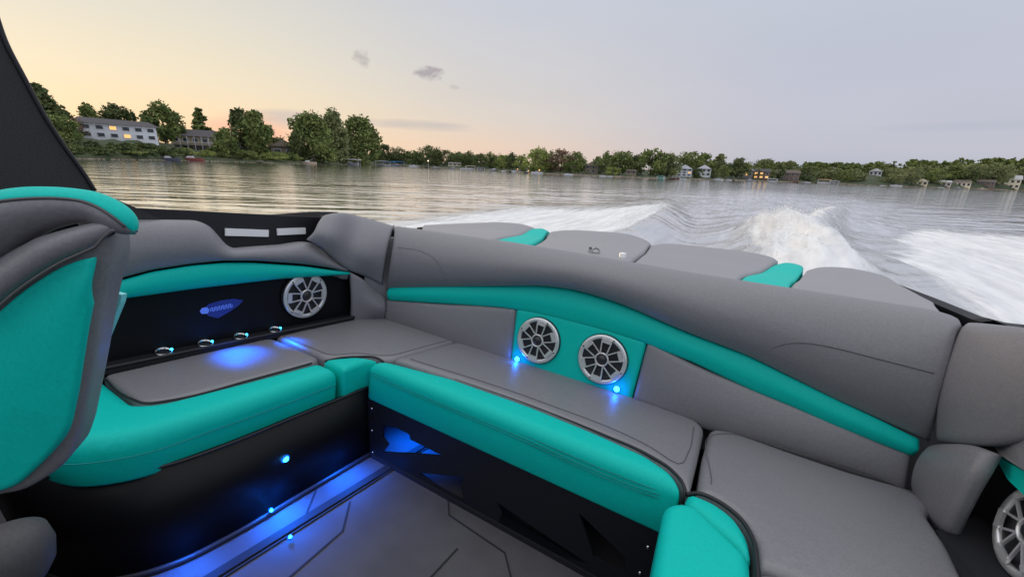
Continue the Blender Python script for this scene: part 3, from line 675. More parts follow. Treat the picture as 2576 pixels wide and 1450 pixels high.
# port gunwale line
pgw = part('port_gunwale', 'black port gunwale edge')
gp = [pt(2205, 700, 'v', 3.0), pt(2330, 748, 'v', 2.6), pt(2440, 793, 'v', 2.25), pt(2490, 812, 'v', 2.1), pt(2576, 824, 'u', 1.0), pt(2700, 840, 'u', 1.0)]
lp = catmull(gp, 40); sec = [(-.03, .0), (.0, .012), (.045, .0), (.07, -.06), (.0, -.1), (-.03, -.06)]; g = MB(); k = len(sec)
V = [p+np.array([s[0], 0, s[1]]) for p in lp for s in sec]
g.add(V, [(i*k+j, i*k+(j+1) % k, (i+1)*k+(j+1) % k, (i+1)*k+j) for i in range(39) for j in range(k)]+[tuple(range(k)), tuple(39*k+j for j in range(k))])
B(g, 'rail_cap', 'black', pgw)

# ---- sun pad over the engine hatch
SP = part('sun_pad', 'pale grey sun pad with two teal strips behind the backrest')
B(MB().box((-.58, 2.6, -.30), (2.7, 1.15, .16)), 'hatch_deck', 'satin', SP)
def pad(name, near, far, m, r=.022, depth=.015, ns=26):
    n_ = [pt(x, y, 'v', v) for x, y, v in near]; f_ = [pt(x, y, 'v', v) for x, y, v in far]
    n_, f_ = catmull(n_, 14), catmull(f_, 14)
    mid_ = (n_+f_)/2+np.array([0, 0, .004])
    back = f_+np.array([0, .05, -.03]); front = n_+np.array([0, -.12, -.02])
    loft(name, [front, n_, mid_, f_, back], m, SP, ns=ns, ntt=20, face=(0, 0, 1), r=r, depth=depth, skirt=.05)
pad('side_pad', [(1050, 578, 2.1), (1150, 590, 2.1), (1240, 602, 2.1)], [(1070, 571, 2.55), (1180, 568, 2.8), (1290, 568, 3.0), (1335, 574, 3.02), (1358, 583, 3.0)], 'pale')
pad('accent_strip', [(1245, 604, 2.1), (1330, 616, 2.1)], [(1352, 584, 3.0), (1372, 583, 3.05), (1388, 590, 3.0)], 'teal', r=.016, depth=.012, ns=16)
pad('centre_pad', [(1338, 618, 2.1), (1450, 634, 2.1), (1590, 655, 2.1)], [(1392, 591, 2.95), (1430, 588, 3.1), (1500, 590, 3.12), (1600, 601, 3.12), (1630, 612, 3.05), (1640, 622, 2.9)], 'pale')
pad('centre_pad', [(1596, 656, 2.1), (1740, 685, 2.1), (1858, 705, 2.1)], [(1640, 626, 2.9), (1672, 621, 3.05), (1800, 633, 3.12), (1900, 646, 3.12), (1945, 657, 3.08), (1958, 668, 3.0)], 'pale')
pad('accent_strip', [(1862, 705, 2.1), (1988, 724, 2.1)], [(1950, 675, 2.95), (1985, 670, 3.06), (2012, 676, 3.02), (2017, 690, 2.9)], 'teal', r=.016, depth=.012, ns=16)
pad('side_pad', [(1990, 724, 2.1), (2150, 752, 2.1), (2380, 790, 2.1)], [(2022, 690, 2.85), (2060, 680, 3.0), (2120, 682, 3.05), (2190, 694, 3.0), (2260, 724, 2.7), (2345, 765, 2.4)], 'pale')
piping('rub_rail', [pt(1050, 574, 'v', 2.4), pt(1110, 569, 'v', 2.6), pt(1180, 567, 'v', 2.85), pt(1290, 565.5, 'v', 3.08)], .008, 'pipe', SP)
def ring(c, rot, R, w, name, lab):
    c = np.array(c); ax = np.array([math.cos(rot), math.sin(rot), 0]); side = np.array([-ax[1], ax[0], 0])
    outer = []; 
    mb = MB(); V = []; n = 18
    for i in range(n+1):
        a = -.25*math.pi+1.5*math.pi*i/n
        for rr, h in ((R, -w), (R, w), (R*.72, w), (R*.72, -w)): V.append(c+rr*(math.cos(a)*side+math.sin(a)*np.array([0, 0, 1.]))+h*ax)
    Fc = [(i*4+j, i*4+(j+1) % 4, (i+1)*4+(j+1) % 4, (i+1)*4+j) for i in range(n) for j in range(4)]+[(0, 1, 2, 3), tuple(n*4+j for j in range(4))]
    mb.add(V, Fc); o = B(mb, name, 'chrome', SP, False); o['label'] = lab
c1 = pt(1497, 634, 'v', 2.15); c2 = pt(1566, 645, 'v', 2.15)
ring(c1, 2.1, .026, .014, 'hatch_hinge', 'open stainless hinge ring on the sun pad')
B(MB().box(c1+np.array([-.025, 0, -.0]), (.018, .03, .05)), 'hinge_post', 'chrome', SP)
o = B(MB().lathe(c2+np.array([0, 0, -.03]), (0, 0, 1), [(.02, -.02), (.02, .045), (.017, .052), (.0001, .053)], 24), 'hatch_post', 'silver', SP, True)

# ---- tower leg
TW = part('tower_leg', 'black tower leg leaning up at the left edge')
E_ = [pt(x, y, 'u', -2.08) for x, y in ((402, 549), (335, 519), (285, 498), (238, 480), (215, 443), (160, 366), (120, 305), (60, 196), (10, 98), (-10, 40), (-60, -160))]
Wn = [pt(x, y, 'u', -2.08) for x, y in ((-460, -160), (-420, 200), (-260, 400), (-90, 480), (40, 500), (180, 560), (330, 575))]
o = B(MB().prism(E_+Wn, (-.09, 0, 0)), 'leg', 'mesh', TW)
piping('edge_bead', [p+np.array([.002, 0, 0]) for p in E_[3:]], .007, 'pipe', TW)

# ---- captain's chair
CC = part('captain_chair', 'grey and teal captain chair back with folded bolster in the left foreground')
V0 = .70; NC = np.array([-.6, .8, 0])
def pc_(l, v): return [ptp(x, y, NC, v) for x, y in l]
rightE = [(150, 1190), (180, 1130), (196, 1050), (208, 990), (224, 938), (250, 810), (266, 736), (278, 707), (292, 640), (294, 600), (290, 572)]
# main back: left edge far outside the frame
loft('back_shell', [pc_([(-330, 1290), (-330, 1100), (-330, 950), (-330, 800)], V0),
                    pc_([(-120, 1285), (-120, 1060), (-110, 880), (-100, 700)], V0-.022),
                    pc_([(-20, 1256), (20, 1000), (50, 800), (70, 600)], V0-.025),
                    pc_([(55, 1240), (110, 1010), (160, 800), (200, 590)], V0-.022),
                    pc_([(112, 1212), (150, 1180), (180, 1110), (196, 1040), (218, 938), (258, 736), (280, 640), (281, 585)], V0-.01)], 'grey', CC, ns=50, ntt=34, face=(.6, -.8, 0), r=.025, depth=.018, skirt=.05)
ti = [(-200, 1260), (-60, 1252), (0, 1237), (24, 1229), (80, 1184), (120, 1144), (160, 1092), (180, 1020), (200, 905), (213, 827), (226, 765)]
lo2 = pc_(ti, V0-.034); up2 = pc_([(-200, 950), (-120, 885), (0, 776), (40, 741), (89, 706), (155, 668), (200, 652), (228, 646)], V0-.034); lo2, up2 = catmull(lo2, 50), catmull(up2, 50)
loft('back_insert', [lo2, [(a+b)/2-NC*.006 for a, b in zip(lo2, up2)], up2], 'teal', CC, ns=60, ntt=24, face=(.6, -.8, 0), r=.008, depth=.006, skirt=.004)
piping('seam', pc_([(-60, 815), (0, 768), (40, 734), (89, 699), (155, 659), (215, 632), (240, 620), (262, 596), (285, 578)], V0-.05), .0022, 'gstitch', CC)
# upper grey band above the insert
ux = [-200, -60, 0, 89, 155, 222, 255, 282]; uy1 = [760, 675, 641, 592, 573, 556, 552, 562]; uy0 = [940, 818, 771, 702, 662, 634, 612, 590]
ux2 = np.linspace(-200, 282, 40); ut = np.interp(ux2, ux, uy1); ub = np.interp(ux2, ux, uy0)
loft('upper_pad', [[ptp(x, a*(1-f)+b*f, NC, V0-.022+k*(1-.8*max(0, (x-120)/162)**1.5)) for x, a, b in zip(ux2, ub, ut)] for f, k in ((0, -.008), (.3, -.026), (.7, -.026), (1, .0))], 'grey', CC, ns=50, ntt=16, face=(.6, -.8, .2), r=.010, depth=.006, skirt=.012)
# rolled bolster on top: grey face, teal crown, curling down at its outboard end
cl_ = np.array([(-200, 700, 90), (-60, 605, 88), (0, 562, 84), (60, 536, 75), (130, 522, 62), (190, 518, 52), (245, 524, 46), (280, 540, 44), (305, 557, 39), (322, 572, 29), (333, 582, 15), (337, 586, 3)], float)
cl_ = catmull(cl_, 70)
ctr = np.array([ptp(a, b, NC, V0-.01) for a, b, c in cl_]); Tn = np.gradient(ctr, axis=0); Tn /= np.linalg.norm(Tn, axis=1)[:, None]
Up_ = np.cross(Tn, NC); Up_ *= np.where(Up_[:, 2:3].mean() < 0, -1, 1)
rp = np.array([np.linalg.norm(ptp(a+c*.7, b+c*.7, NC, V0-.01)-ptp(a, b, NC, V0-.01))*.96 for a, b, c in cl_])
def roll(name, t0, t1, m, nth=18, grow=0):
    th = np.radians(np.linspace(t0, t1, nth)); V = []
    for i in range(70):
        dp = min(.075, rp[i]*1.05)
        for a in th: V.append(ctr[i]+Up_[i]*(rp[i]+grow)*math.sin(a)-NC*dp*math.cos(a))
    Fc = [(i*nth+j, (i+1)*nth+j, (i+1)*nth+j+1, i*nth+j+1) for i in range(69) for j in range(nth-1)]+[tuple(69*nth+j for j in range(nth))]
    o = mesh_obj(name, V, Fc, MAT[m], CC, True, BASE); q_ = o.modifiers.new('s', 'SOLIDIFY'); q_.thickness = .008; q_.offset = -1 if m else 0; return o
roll('bolster', -150, 26, 'grey'); roll('bolster_crown', 25, 200, 'teal', grow=.001)
piping('seam', [ctr[i]+Up_[i]*rp[i]*math.sin(.44)-NC*(min(.075, rp[i]*1.05)+.0005)*math.cos(.44) for i in range(0, 68, 3)], .0022, 'gstitch', CC)
fan('side_trim', [ptp(272, 733, NC, .78), ptp(306, 741, NC, .78), ptp(303, 760, NC, .78), ptp(262, 860, NC, .78), ptp(226, 938, NC, .78), ptp(232, 860, NC, .78)], 'aqua', CC, NC*.012)
# chair seat end and pedestal
c = ptp(18, 1372, NC, .80)
pe = MB(); pe.lathe(c+np.array([0, 0, -.075]), (0, 0, 1), [(.03, -.02), (.05, -.01), (.062, .02), (.064, .06), (.055, .095), (.03, .11), (.0001, .112)], 36)
B(pe, 'pedestal_collar', 'dim', CC, True)
B(MB().lathe(c+np.array([0, 0, -.07]), (0, 0, 1), [(.035, 0), (.035, -.5)], 24), 'pedestal', 'satin', CC, True)
B(MB().box((-1.55, .02, -1.0), (.7, .25, .5)), 'seat_box', 'satin', CC)

for l_ in bpy.data.lights:
    if l_.type == 'POINT': l_.specular_factor = .12
mw = Matrix.Identity(4)
for i in range(3):
    for j in range(3): mw[i][j] = WB[i, j]
wb = WB@BASE
mw[0][3], mw[1][3], mw[2][3] = wb
boat.matrix_world = mw

# ================================================================== THE LAKE
AFT = np.array([.4886, .8725]); LAT = np.array([.8725, -.4886])
def px_water(x, y, h=H_WATER):
    d = WC@cd(x, y); return d*(-h/d[2])
def geo(a, b, k, step0):
    out = []; x = a; s = step0
    while x < b: x += s; s *= k; out.append(x)
    return out
dens_s = list(np.arange(-8.5, 9.5, .065)); dens_r = list(np.arange(2.6, 26, .085))
s_ax = [-v for v in geo(8.5, 900, 1.12, .08)][::-1]+dens_s+geo(9.45, 900, 1.12, .08)
r_ax = [-v for v in geo(-2.6, 60, 1.35, .3)][::-1]+dens_r+geo(25.95, 1100, 1.05, .1)
s_ax = np.array(sorted(set(np.round(s_ax, 4)))); r_ax = np.array(sorted(set(np.round(r_ax, 4))))
Sg, Rg = np.meshgrid(s_ax, r_ax, indexing='ij')
def vnoise(x, y, seed=0):
    xi, yi = np.floor(x).astype(int), np.floor(y).astype(int); fx, fy = x-xi, y-yi
    def h(a, b):
        v = np.sin(a*127.1+b*311.7+seed*74.7)*43758.5453; return v-np.floor(v)
    fx, fy = fx*fx*(3-2*fx), fy*fy*(3-2*fy)
    return (h(xi, yi)*(1-fx)+h(xi+1, yi)*fx)*(1-fy)+(h(xi, yi+1)*(1-fx)+h(xi+1, yi+1)*fx)*fy
def fbm(x, y, o=4, seed=0):
    v = 0; a = .5
    for i in range(o): v = v+a*(vnoise(x*2**i, y*2**i, seed+i)-.5)*2; a *= .5
    return v
def sm(x, a, b): t = np.clip((x-a)/(b-a), 0, 1); return t*t*(3-2*t)
def gau(x, w): return np.exp(-(x/w)**2)
wob = fbm(Sg*.5, Rg*.25, 3, 5)*.35
near = sm(Rg, 2.6, 3.6)
# wave rolling off the starboard quarter
cr = np.interp(Rg, [3, 6, 8, 12, 16, 22, 40], [-1.75, -1.6, -1.65, -1.85, -2.3, -3.6, -9])+wob*.5
hL = .31*np.exp(-np.clip(Sg-cr, 0, None)**2/.55**2)*np.exp(-np.clip(cr-Sg, 0, None)**2/2.2**2)*sm(Rg, 2.8, 5)*(1-sm(Rg, 9, 24))
fL = np.exp(-np.clip(Sg-cr+.10, 0, None)**2/.13**2)*(1-sm(cr-Sg, 3.2, 6.8+wob*2))*(1-sm(Rg, 9.5, 17+wob*5))
# hollow between
tr = -.16*gau(Sg-(cr+1.0), .7)*(1-sm(Rg, 6, 18))
# prop wash plume
pcx = np.interp(Rg, [3, 6, 7, 8, 9.5, 12, 20, 40], [.8, .74, .68, .58, .48, .62, 1.6, 5])
hP = .42*gau(Sg-pcx+.18*fbm(Rg*.9, Sg*.7, 2, 77), .40)*sm(Rg, 3.4, 6)*(1-sm(Rg, 8.2, 11.5))*(1+1.0*fbm(Sg*3.0+Rg*.3, Rg*.8, 4, 9))
hP += .16*gau(Sg-pcx, 1.3)*(1-sm(Rg, 10, 30))
fP = gau(Sg-pcx, .44+.10*fbm(Sg, Rg, 3, 4)+.2*(1-sm(Rg, 4, 7)))*(1-sm(Rg, 9.3+wob*2, 13))
fP = np.maximum(fP, .42*gau(Sg-(pcx-.85-.12*(8-Rg)), .5)*(1-sm(Rg, 7, 10.5)))
# curling ridge to port of the plume
rc = np.interp(Rg, [3, 6, 9, 13, 18, 25, 40], [1.0, 1.15, 1.25, 1.9, 2.9, 4.3, 9])+wob*.3
hR = .34*gau(Sg-rc, .38)*sm(Rg, 6, 9.5)*(1-sm(Rg, 14, 30)); fR = .85*gau(Sg-rc+.15, .26)*sm(Rg, 5, 7)*(1-sm(Rg, 15, 25))
# spray sheet off the port quarter
pr = np.interp(Rg, [2, 5, 7, 10, 14, 18, 30], [1.2, 1.35, 1.5, 2.3, 3.4, 4.5, 9])+wob*.6
hS = .22*sm(Sg, pr, pr+1.2)*(1-sm(Sg, pr+2, pr+5))*(1-sm(Rg, 8, 18)); fS = sm(Sg, pr-.4, pr+1.2)*(1-sm(Sg-.0*Rg, 7.5, 11))*(1-sm(Rg, 11+wob*3, 21+wob*4))
foam_ = np.maximum.reduce([fL*.5, fP, fR, fS*.5])
# long trailing wake lines
V1 = (.10*gau(Sg-.2-.015*Rg, 1.2+.03*Rg)+.12*gau(Sg-(.16*Rg+.9), .7)+.10*gau(Sg+(.15*Rg+.3), .9)+.06*gau(Sg-(.09*Rg+.9), .4))*(1-sm(Rg, 40, 110))
rip = .022*fbm(Sg*.8, Rg*1.7, 3, 2)*(1-sm(Rg+abs(Sg), 30, 60))
turb = (.07*fbm(Sg*2.0, Rg*.45, 3, 20)+.10*fbm(Sg*4.5, Rg*1.6, 3, 60)*np.clip(foam_, 0, 1)+.012*fbm(Sg*7, Rg*1.5, 3, 30))*np.clip(gau(Sg-1, 4.5), 0, 1)*(1-sm(Rg, 14, 30))
Zg = (hL+tr+hP+hR+hS+V1+turb)*near+rip
foam = np.clip(np.maximum.reduce([fL, fP*1.15, fR, fS*1.15]), 0, 1.25)
foam = np.maximum(foam, (.26+.3*fbm(Sg*2.6, Rg*.22, 3, 41))*gau(Sg-1.0, 2.6+.05*Rg)*(1-sm(Rg, 14, 34)))
foam = np.clip(foam, 0, 1.25)
churn = np.clip(gau(Sg-.8-.03*Rg, 3.2+.10*Rg)*(1-sm(Rg, 22, 60))*1.1, 0, 1)
ni, nj = Sg.shape
Vw = np.column_stack([Sg.ravel(), Rg.ravel(), Zg.ravel()])
ii, jj = np.meshgrid(np.arange(ni-1), np.arange(nj-1), indexing='ij')
cs, cr_ = (Sg[:-1, :-1]+Sg[1:, 1:])/2, (Rg[:-1, :-1]+Rg[1:, 1:])/2
keep = ~((cs > -2.2) & (cs < .98) & (cr_ > -2.5) & (cr_ < 3.05))
a = (ii*nj+jj)[keep]; Fq = np.column_stack([a, a+nj, a+nj+1, a+1])
me = bpy.data.meshes.new('lake_water'); me.vertices.add(len(Vw)); me.vertices.foreach_set('co', Vw.ravel())
me.loops.add(Fq.size); me.loops.foreach_set('vertex_index', Fq.ravel())
me.polygons.add(len(Fq)); me.polygons.foreach_set('loop_start', np.arange(0, Fq.size, 4)); me.polygons.foreach_set('loop_total', np.full(len(Fq), 4))
me.polygons.foreach_set('use_smooth', np.ones(len(Fq), bool)); me.update(calc_edges=True)
at_ = me.attributes.new('foam', 'FLOAT', 'POINT'); at_.data.foreach_set('value', foam.ravel())
at_ = me.attributes.new('churn', 'FLOAT', 'POINT'); at_.data.foreach_set('value', churn.ravel())
lake = bpy.data.objects.new('lake_water', me); COL.objects.link(lake)
lake.location = (0, 0, -H_WATER); lake.rotation_euler = (0, 0, -math.atan2(AFT[0], AFT[1]))
tag(lake, 'rippled lake water with a foaming wake', kind='structure')
wm = bpy.data.materials.new('lake_water'); wm.use_nodes = True; me.materials.append(wm)
t = wm.node_tree; N = t.nodes; L = t.links; b = N['Principled BSDF']
tc = N.new('ShaderNodeTexCoord'); at2 = N.new('ShaderNodeAttribute'); at2.attribute_name = 'foam'
def noise_(scale, det, vec, rough=.5):
    mp = N.new('ShaderNodeMapping'); mp.inputs['Scale'].default_value = vec; L.new(tc.outputs['Object'], mp.inputs[0])
    n = N.new('ShaderNodeTexNoise'); n.inputs['Scale'].default_value = scale; n.inputs['Detail'].default_value = det; n.inputs['Roughness'].default_value = rough
    L.new(mp.outputs[0], n.inputs[0]); return n.outputs[0]
st = noise_(1.0, 6, (5, .55, 3), .55); fn = noise_(7, 4, (1.4, .35, 1), .6)
k1 = mth('ADD', mth('MULTIPLY', st, .6), mth('MULTIPLY', fn, .4))
fa = mth('ADD', mth('MULTIPLY', at2.outputs['Fac'], 1.75), mth('MULTIPLY', mth('SUBTRACT', k1, .5), 2.0))
fm = N.new('ShaderNodeMapRange'); fm.interpolation_type = 'SMOOTHSTEP'; L.new(fa, fm.inputs[0]); fm.inputs[1].default_value = .12; fm.inputs[2].default_value = 1.55
gate = mth('MULTIPLY', fm.outputs[0], mth('MULTIPLY', at2.outputs['Fac'], 4, clamp=True), clamp=True)
fcol = mixc(mth('MULTIPLY', mth('SUBTRACT', k1, .38), 4.2, clamp=True), (.64, .65, .67), (.88, .88, .88)); ch = N.new('ShaderNodeAttribute'); ch.attribute_name = 'churn'; chf = mth('MULTIPLY', ch.outputs['Fac'], mth('ADD', .34, mth('MULTIPLY', mth('SUBTRACT', st, .5), 3.0)), clamp=True)
aer = mixc(chf, (.022, .030, .030), (.26, .28, .275))
colr = mixc(gate, aer, fcol); L.new(colr, b.inputs['Base Color'])
ro = mth('ADD', .07, mth('MULTIPLY', gate, .6)); L.new(ro, b.inputs['Roughness'])
b.inputs['IOR'].default_value = 1.75
sp1 = mth('SUBTRACT', 1.0, mth('MULTIPLY', gate, .8)); 
b.inputs['Specular IOR Level'].default_value = .62
# ripples across the line of sight at several sizes
rot = N.new('ShaderNodeMapping'); rot.inputs['Rotation'].default_value = (0, 0, math.radians(-32)); L.new(tc.outputs['Object'], rot.inputs[0])
def rip_(scale, vec, det):
    mp = N.new('ShaderNodeMapping'); mp.inputs['Scale'].default_value = vec; L.new(rot.outputs[0], mp.inputs[0])
    n = N.new('ShaderNodeTexNoise'); n.inputs['Scale'].default_value = scale; n.inputs['Detail'].default_value = det; L.new(mp.outputs[0], n.inputs[0]); return n.outputs[0]
r1 = rip_(1, (.20, 1.7, 1), 4); r2 = rip_(1, (.08, .33, 1), 3); r3 = rip_(1, (2.5, 7, 1), 2)
prev = None
for h_, s_, d_ in ((r2, .5, .28), (r1, .6, .115), (r3, .25, .008), (fn, .2, .006)):
    bp = N.new('ShaderNodeBump'); bp.inputs['Strength'].default_value = s_; bp.inputs['Distance'].default_value = d_; L.new(h_, bp.inputs['Height'])
    if prev: L.new(prev, bp.inputs['Normal'])
    prev = bp.outputs[0]
L.new(prev, b.inputs['Normal'])
gl_ = N.new('ShaderNodeBsdfGlossy'); gl_.inputs['Color'].default_value = (1, 1, 1, 1); gl_.inputs['Roughness'].default_value = .03; L.new(prev, gl_.inputs['Normal']); L.new(mth('ADD', .07, mth('MULTIPLY', ch.outputs['Fac'], .13)), gl_.inputs['Roughness'])
mxs = N.new('ShaderNodeMixShader'); L.new(mth('MULTIPLY', mth('SUBTRACT', 1.0, gate), mth('SUBTRACT', .93, mth('MULTIPLY', chf, .50))), mxs.inputs[0]); L.new(b.outputs[0], mxs.inputs[1]); L.new(gl_.outputs[0], mxs.inputs[2])
L.new(mxs.outputs[0], N['Material Output'].inputs['Surface'])

# spray thrown up along the crests
r_ = np.random.default_rng(11); SV = []; SF = []
def drop(c, q):
    b = len(SV); SV.extend([(c[0]+q*a, c[1]+q*b_*1.6, c[2]+q*d) for a, b_, d in ((1, 0, 0), (-1, 0, 0), (0, 1, 0), (0, -1, 0), (0, 0, 1), (0, 0, -1))])
    SF.extend([(b+i, b+j, b+k) for i, j, k in ((0, 2, 4), (2, 1, 4), (1, 3, 4), (3, 0, 4), (2, 0, 5), (1, 2, 5), (3, 1, 5), (0, 3, 5))])
def zat(s_, rr_): i = np.searchsorted(s_ax, s_); j = np.searchsorted(r_ax, rr_); return Zg[min(i, ni-1), min(j, nj-1)]
for k in range(3600):
    t = r_.uniform()
    if t < .55: rr_ = r_.normal(8.2, 1.3); s_ = np.interp(rr_, [6, 7, 8, 9.5, 12], [.74, .68, .58, .48, .62])+r_.normal(0, .22)-.05
    elif t < .75: rr_ = r_.uniform(8, 15); s_ = np.interp(rr_, [6, 9, 13, 18], [1.15, 1.25, 1.9, 2.9])+r_.normal(0, .14)-.1
    else: rr_ = r_.uniform(6.5, 13.5); s_ = np.interp(rr_, [6, 8, 12, 16], [-1.6, -1.65, -1.85, -2.3])-.12+r_.normal(0, .14)
    if rr_ < 5: continue
    drop((s_, rr_, zat(s_, rr_)+abs(r_.normal(0, .042))-.01), r_.uniform(.003, .010))
spray = mesh_obj('spray', SV, SF, mat('spray_water', (.88, .88, .88), .5), None, True)
spray.location = lake.location; spray.rotation_euler = lake.rotation_euler
tag(spray, 'white spray droplets thrown up along the wake crests', 'spray', kind='stuff')

# ================================================================== SHORE
SH = [(-900, 372), (-300, 388), (0, 395), (210, 400), (500, 405), (740, 412), (900, 415), (930, 415), (955, 416), (1040, 420), (1130, 424), (1250, 430), (1350, 437), (1640, 449), (1900, 456), (2060, 461), (2200, 467), (2576, 480), (3000, 496), (3600, 520)]
PL = [(-900, 330), (-300, 340), (0, 346), (200, 350), (405, 356), (450, 372), (560, 384), (740, 401), (860, 408), (955, 411), (1130, 417), (1350, 431), (1640, 441), (1900, 447), (2060, 451), (2200, 455), (2576, 464), (3600, 480)]
HL = [(-900, 325), (200, 346), (420, 360), (560, 375), (740, 392), (955, 402), (1350, 420), (1640, 427), (1900, 434), (2000, 428), (2200, 424), (2576, 418), (3600, 410)]
def shore_d(x):
    p = px_water(x, np.interp(x, *zip(*SH))); return math.hypot(p[0], p[1])
def at_dist(x, y, D):                         # world point on the sight line at horizontal distance D
    d = WC@cd(x, y); return d*(D/math.hypot(d[0], d[1]))
OFFS = (0, 14, 110)
def ground(x, off):
    D = shore_d(x)
    if off <= 14: 
        z1 = at_dist(x, np.interp(x, *zip(*PL)), D+14)[2]; return -H_WATER+.25+(z1+H_WATER-.25)*(off/14)**.8
    z1 = at_dist(x, np.interp(x, *zip(*PL)), D+14)[2]; z2 = at_dist(x, np.interp(x, *zip(*HL)), D+110)[2]
    return z1+(z2-z1)*min(1, (off-14)/96)
def gpoint(x, off):
    D = shore_d(x)+off; p = at_dist(x, 400, D); return np.array([p[0], p[1], ground(x, off)])
xs = np.linspace(-900, 3600, 220); offs = [-3, 0, .4, 2, 5, 9, 14, 30, 60, 110, 200, 500]
V = []
for x in xs:
    for o_ in offs:
        p = gpoint(x, max(o_, 0)); 
        D = shore_d(x)+o_; q = at_dist(x, 400, D); z = p[2]+.25*math.sin(x*.11+o_)*(o_ > 1) if o_ > 0 else -H_WATER-1.2 if o_ < 0 else -H_WATER-.1
        V.append((q[0], q[1], z))
k = len(offs); Fc = [(i*k+j, (i+1)*k+j, (i+1)*k+j+1, i*k+j+1) for i in range(len(xs)-1) for j in range(k-1)]
grass = mat('grass_bank', (.035, .060, .022), .9, var=(.25, .8, (.065, .070, .032)), bump=[(3, .5, .1)])
terr = mesh_obj('shore_ground', V, Fc, grass, None, True); tag(terr, 'low green lake shore rising to a wooded hill', kind='structure')
# stony water line
mbx = MB(); rr = random.Random(3)
stone = mat('shore_stone', (.36, .30, .24), .9, var=(1.2, .8, (.17, .14, .11)))
for x in np.arange(-60, 2700, 3.2):
    p = gpoint(x, 0); s = .18+.35*rr.random()
    s *= 1.4 if (1750 < x < 2060 or x > 2330) else (.45 if x < 930 else 1)
    mbx.box((p[0]+rr.uniform(-.4, .4), p[1]+rr.uniform(-.4, .4), -H_WATER+.05), (s*2.6, s*1.6, s*1.2), [(math.cos(x), math.sin(x), 0), (-math.sin(x), math.cos(x), 0), (0, 0, 1)])
o = mbx.obj('shore_stones', stone); tag(o, 'line of rocks along the water edge', kind='stuff'); o['category'] = 'rocks'

# ---- trees
def leafmat(name, c, c2, sc=.5):
    m = mat(name, c, .75, spec=.15, var=(sc, 1.0, c2)); return m
LEAF = dict(dark=leafmat('dark_leaves', (0.070, 0.097, 0.041), (0.151, 0.182, 0.067)),
            mid=leafmat('green_leaves', (0.100, 0.141, 0.048), (0.226, 0.266, 0.084)),
            lite=leafmat('light_leaves', (0.177, 0.224, 0.063), (0.315, 0.352, 0.101)),
            brown=leafmat('brownish_leaves', (0.177, 0.132, 0.084), (0.329, 0.224, 0.157)),
            olive=leafmat('olive_leaves', (0.151, 0.182, 0.084), (0.265, 0.278, 0.120)))
bark = mat('bark', (.085, .070, .058), .9, bump=[(6, .6, .05)])
barkl = mat('pale_bark', (.20, .165, .13), .9)
def crown_mesh(R, H, z0, seed, nclump, nleaf, ls, shape='round', gap=.0):
    r = np.random.default_rng(seed); cs = []
    nclump = int(nclump*1.6)
    for i in range(nclump):
        t = r.uniform(0, 1); 
        if shape == 'cone': rad = (1-t)**.9*.95; zz = t
        elif shape == 'willow': rad = math.sqrt(max(0, 1-(max(0, t-.45)/.55)**2))*.82; zz = t
        elif shape == 'loose': rad = math.sin(math.pi*min(1, t*.85+.12))*.95; zz = t
        else: rad = math.sqrt(max(0.05, 1-(2*t-.9)**2*.95))*.78; zz = t
        a = r.uniform(0, 2*math.pi); q = rad*math.sqrt(r.uniform(.15, 1))
        cr__ = (.16+.20*r.uniform()) * (1-.5*t if shape == 'cone' else 1)
        cs.append((q*math.cos(a)*R, q*math.sin(a)*R, z0+zz*H*.92, cr__*R*1.05, cr__*H*.55*(1.0 if shape != 'cone' else .35)))
    per = max(8, int(nleaf*1.25)//nclump); V = []; Fc = []
    pos = []
    for (cx, cy, cz, ra, rz) in cs:
        d = r.normal(size=(per, 3)); d /= np.linalg.norm(d, axis=1)[:, None]; rad = r.uniform(.4, 1.22, (per, 1))
        P = d*rad*np.array([ra, ra, rz])+np.array([cx, cy, cz])
        if shape == 'willow': P[:, 2] -= r.uniform(0, 1, per)**2*H*.12
        pos.append(P)
    P = np.vstack(pos); m = len(P)
    A = r.normal(size=(m, 3)); A /= np.linalg.norm(A, axis=1)[:, None]; Bv = np.cross(A, r.normal(size=(m, 3))); Bv /= np.linalg.norm(Bv, axis=1)[:, None]
    s = ls*r.uniform(.6, 1.4, (m, 1))
    Vq = np.stack([P-A*s-Bv*s*.6, P+A*s-Bv*s*.45, P+A*s*.8+Bv*s*.6, P-A*s*.7+Bv*s*.5], 1).reshape(-1, 3)
    return Vq, [(4*i, 4*i+1, 4*i+2, 4*i+3) for i in range(m)], cs
TREES = []
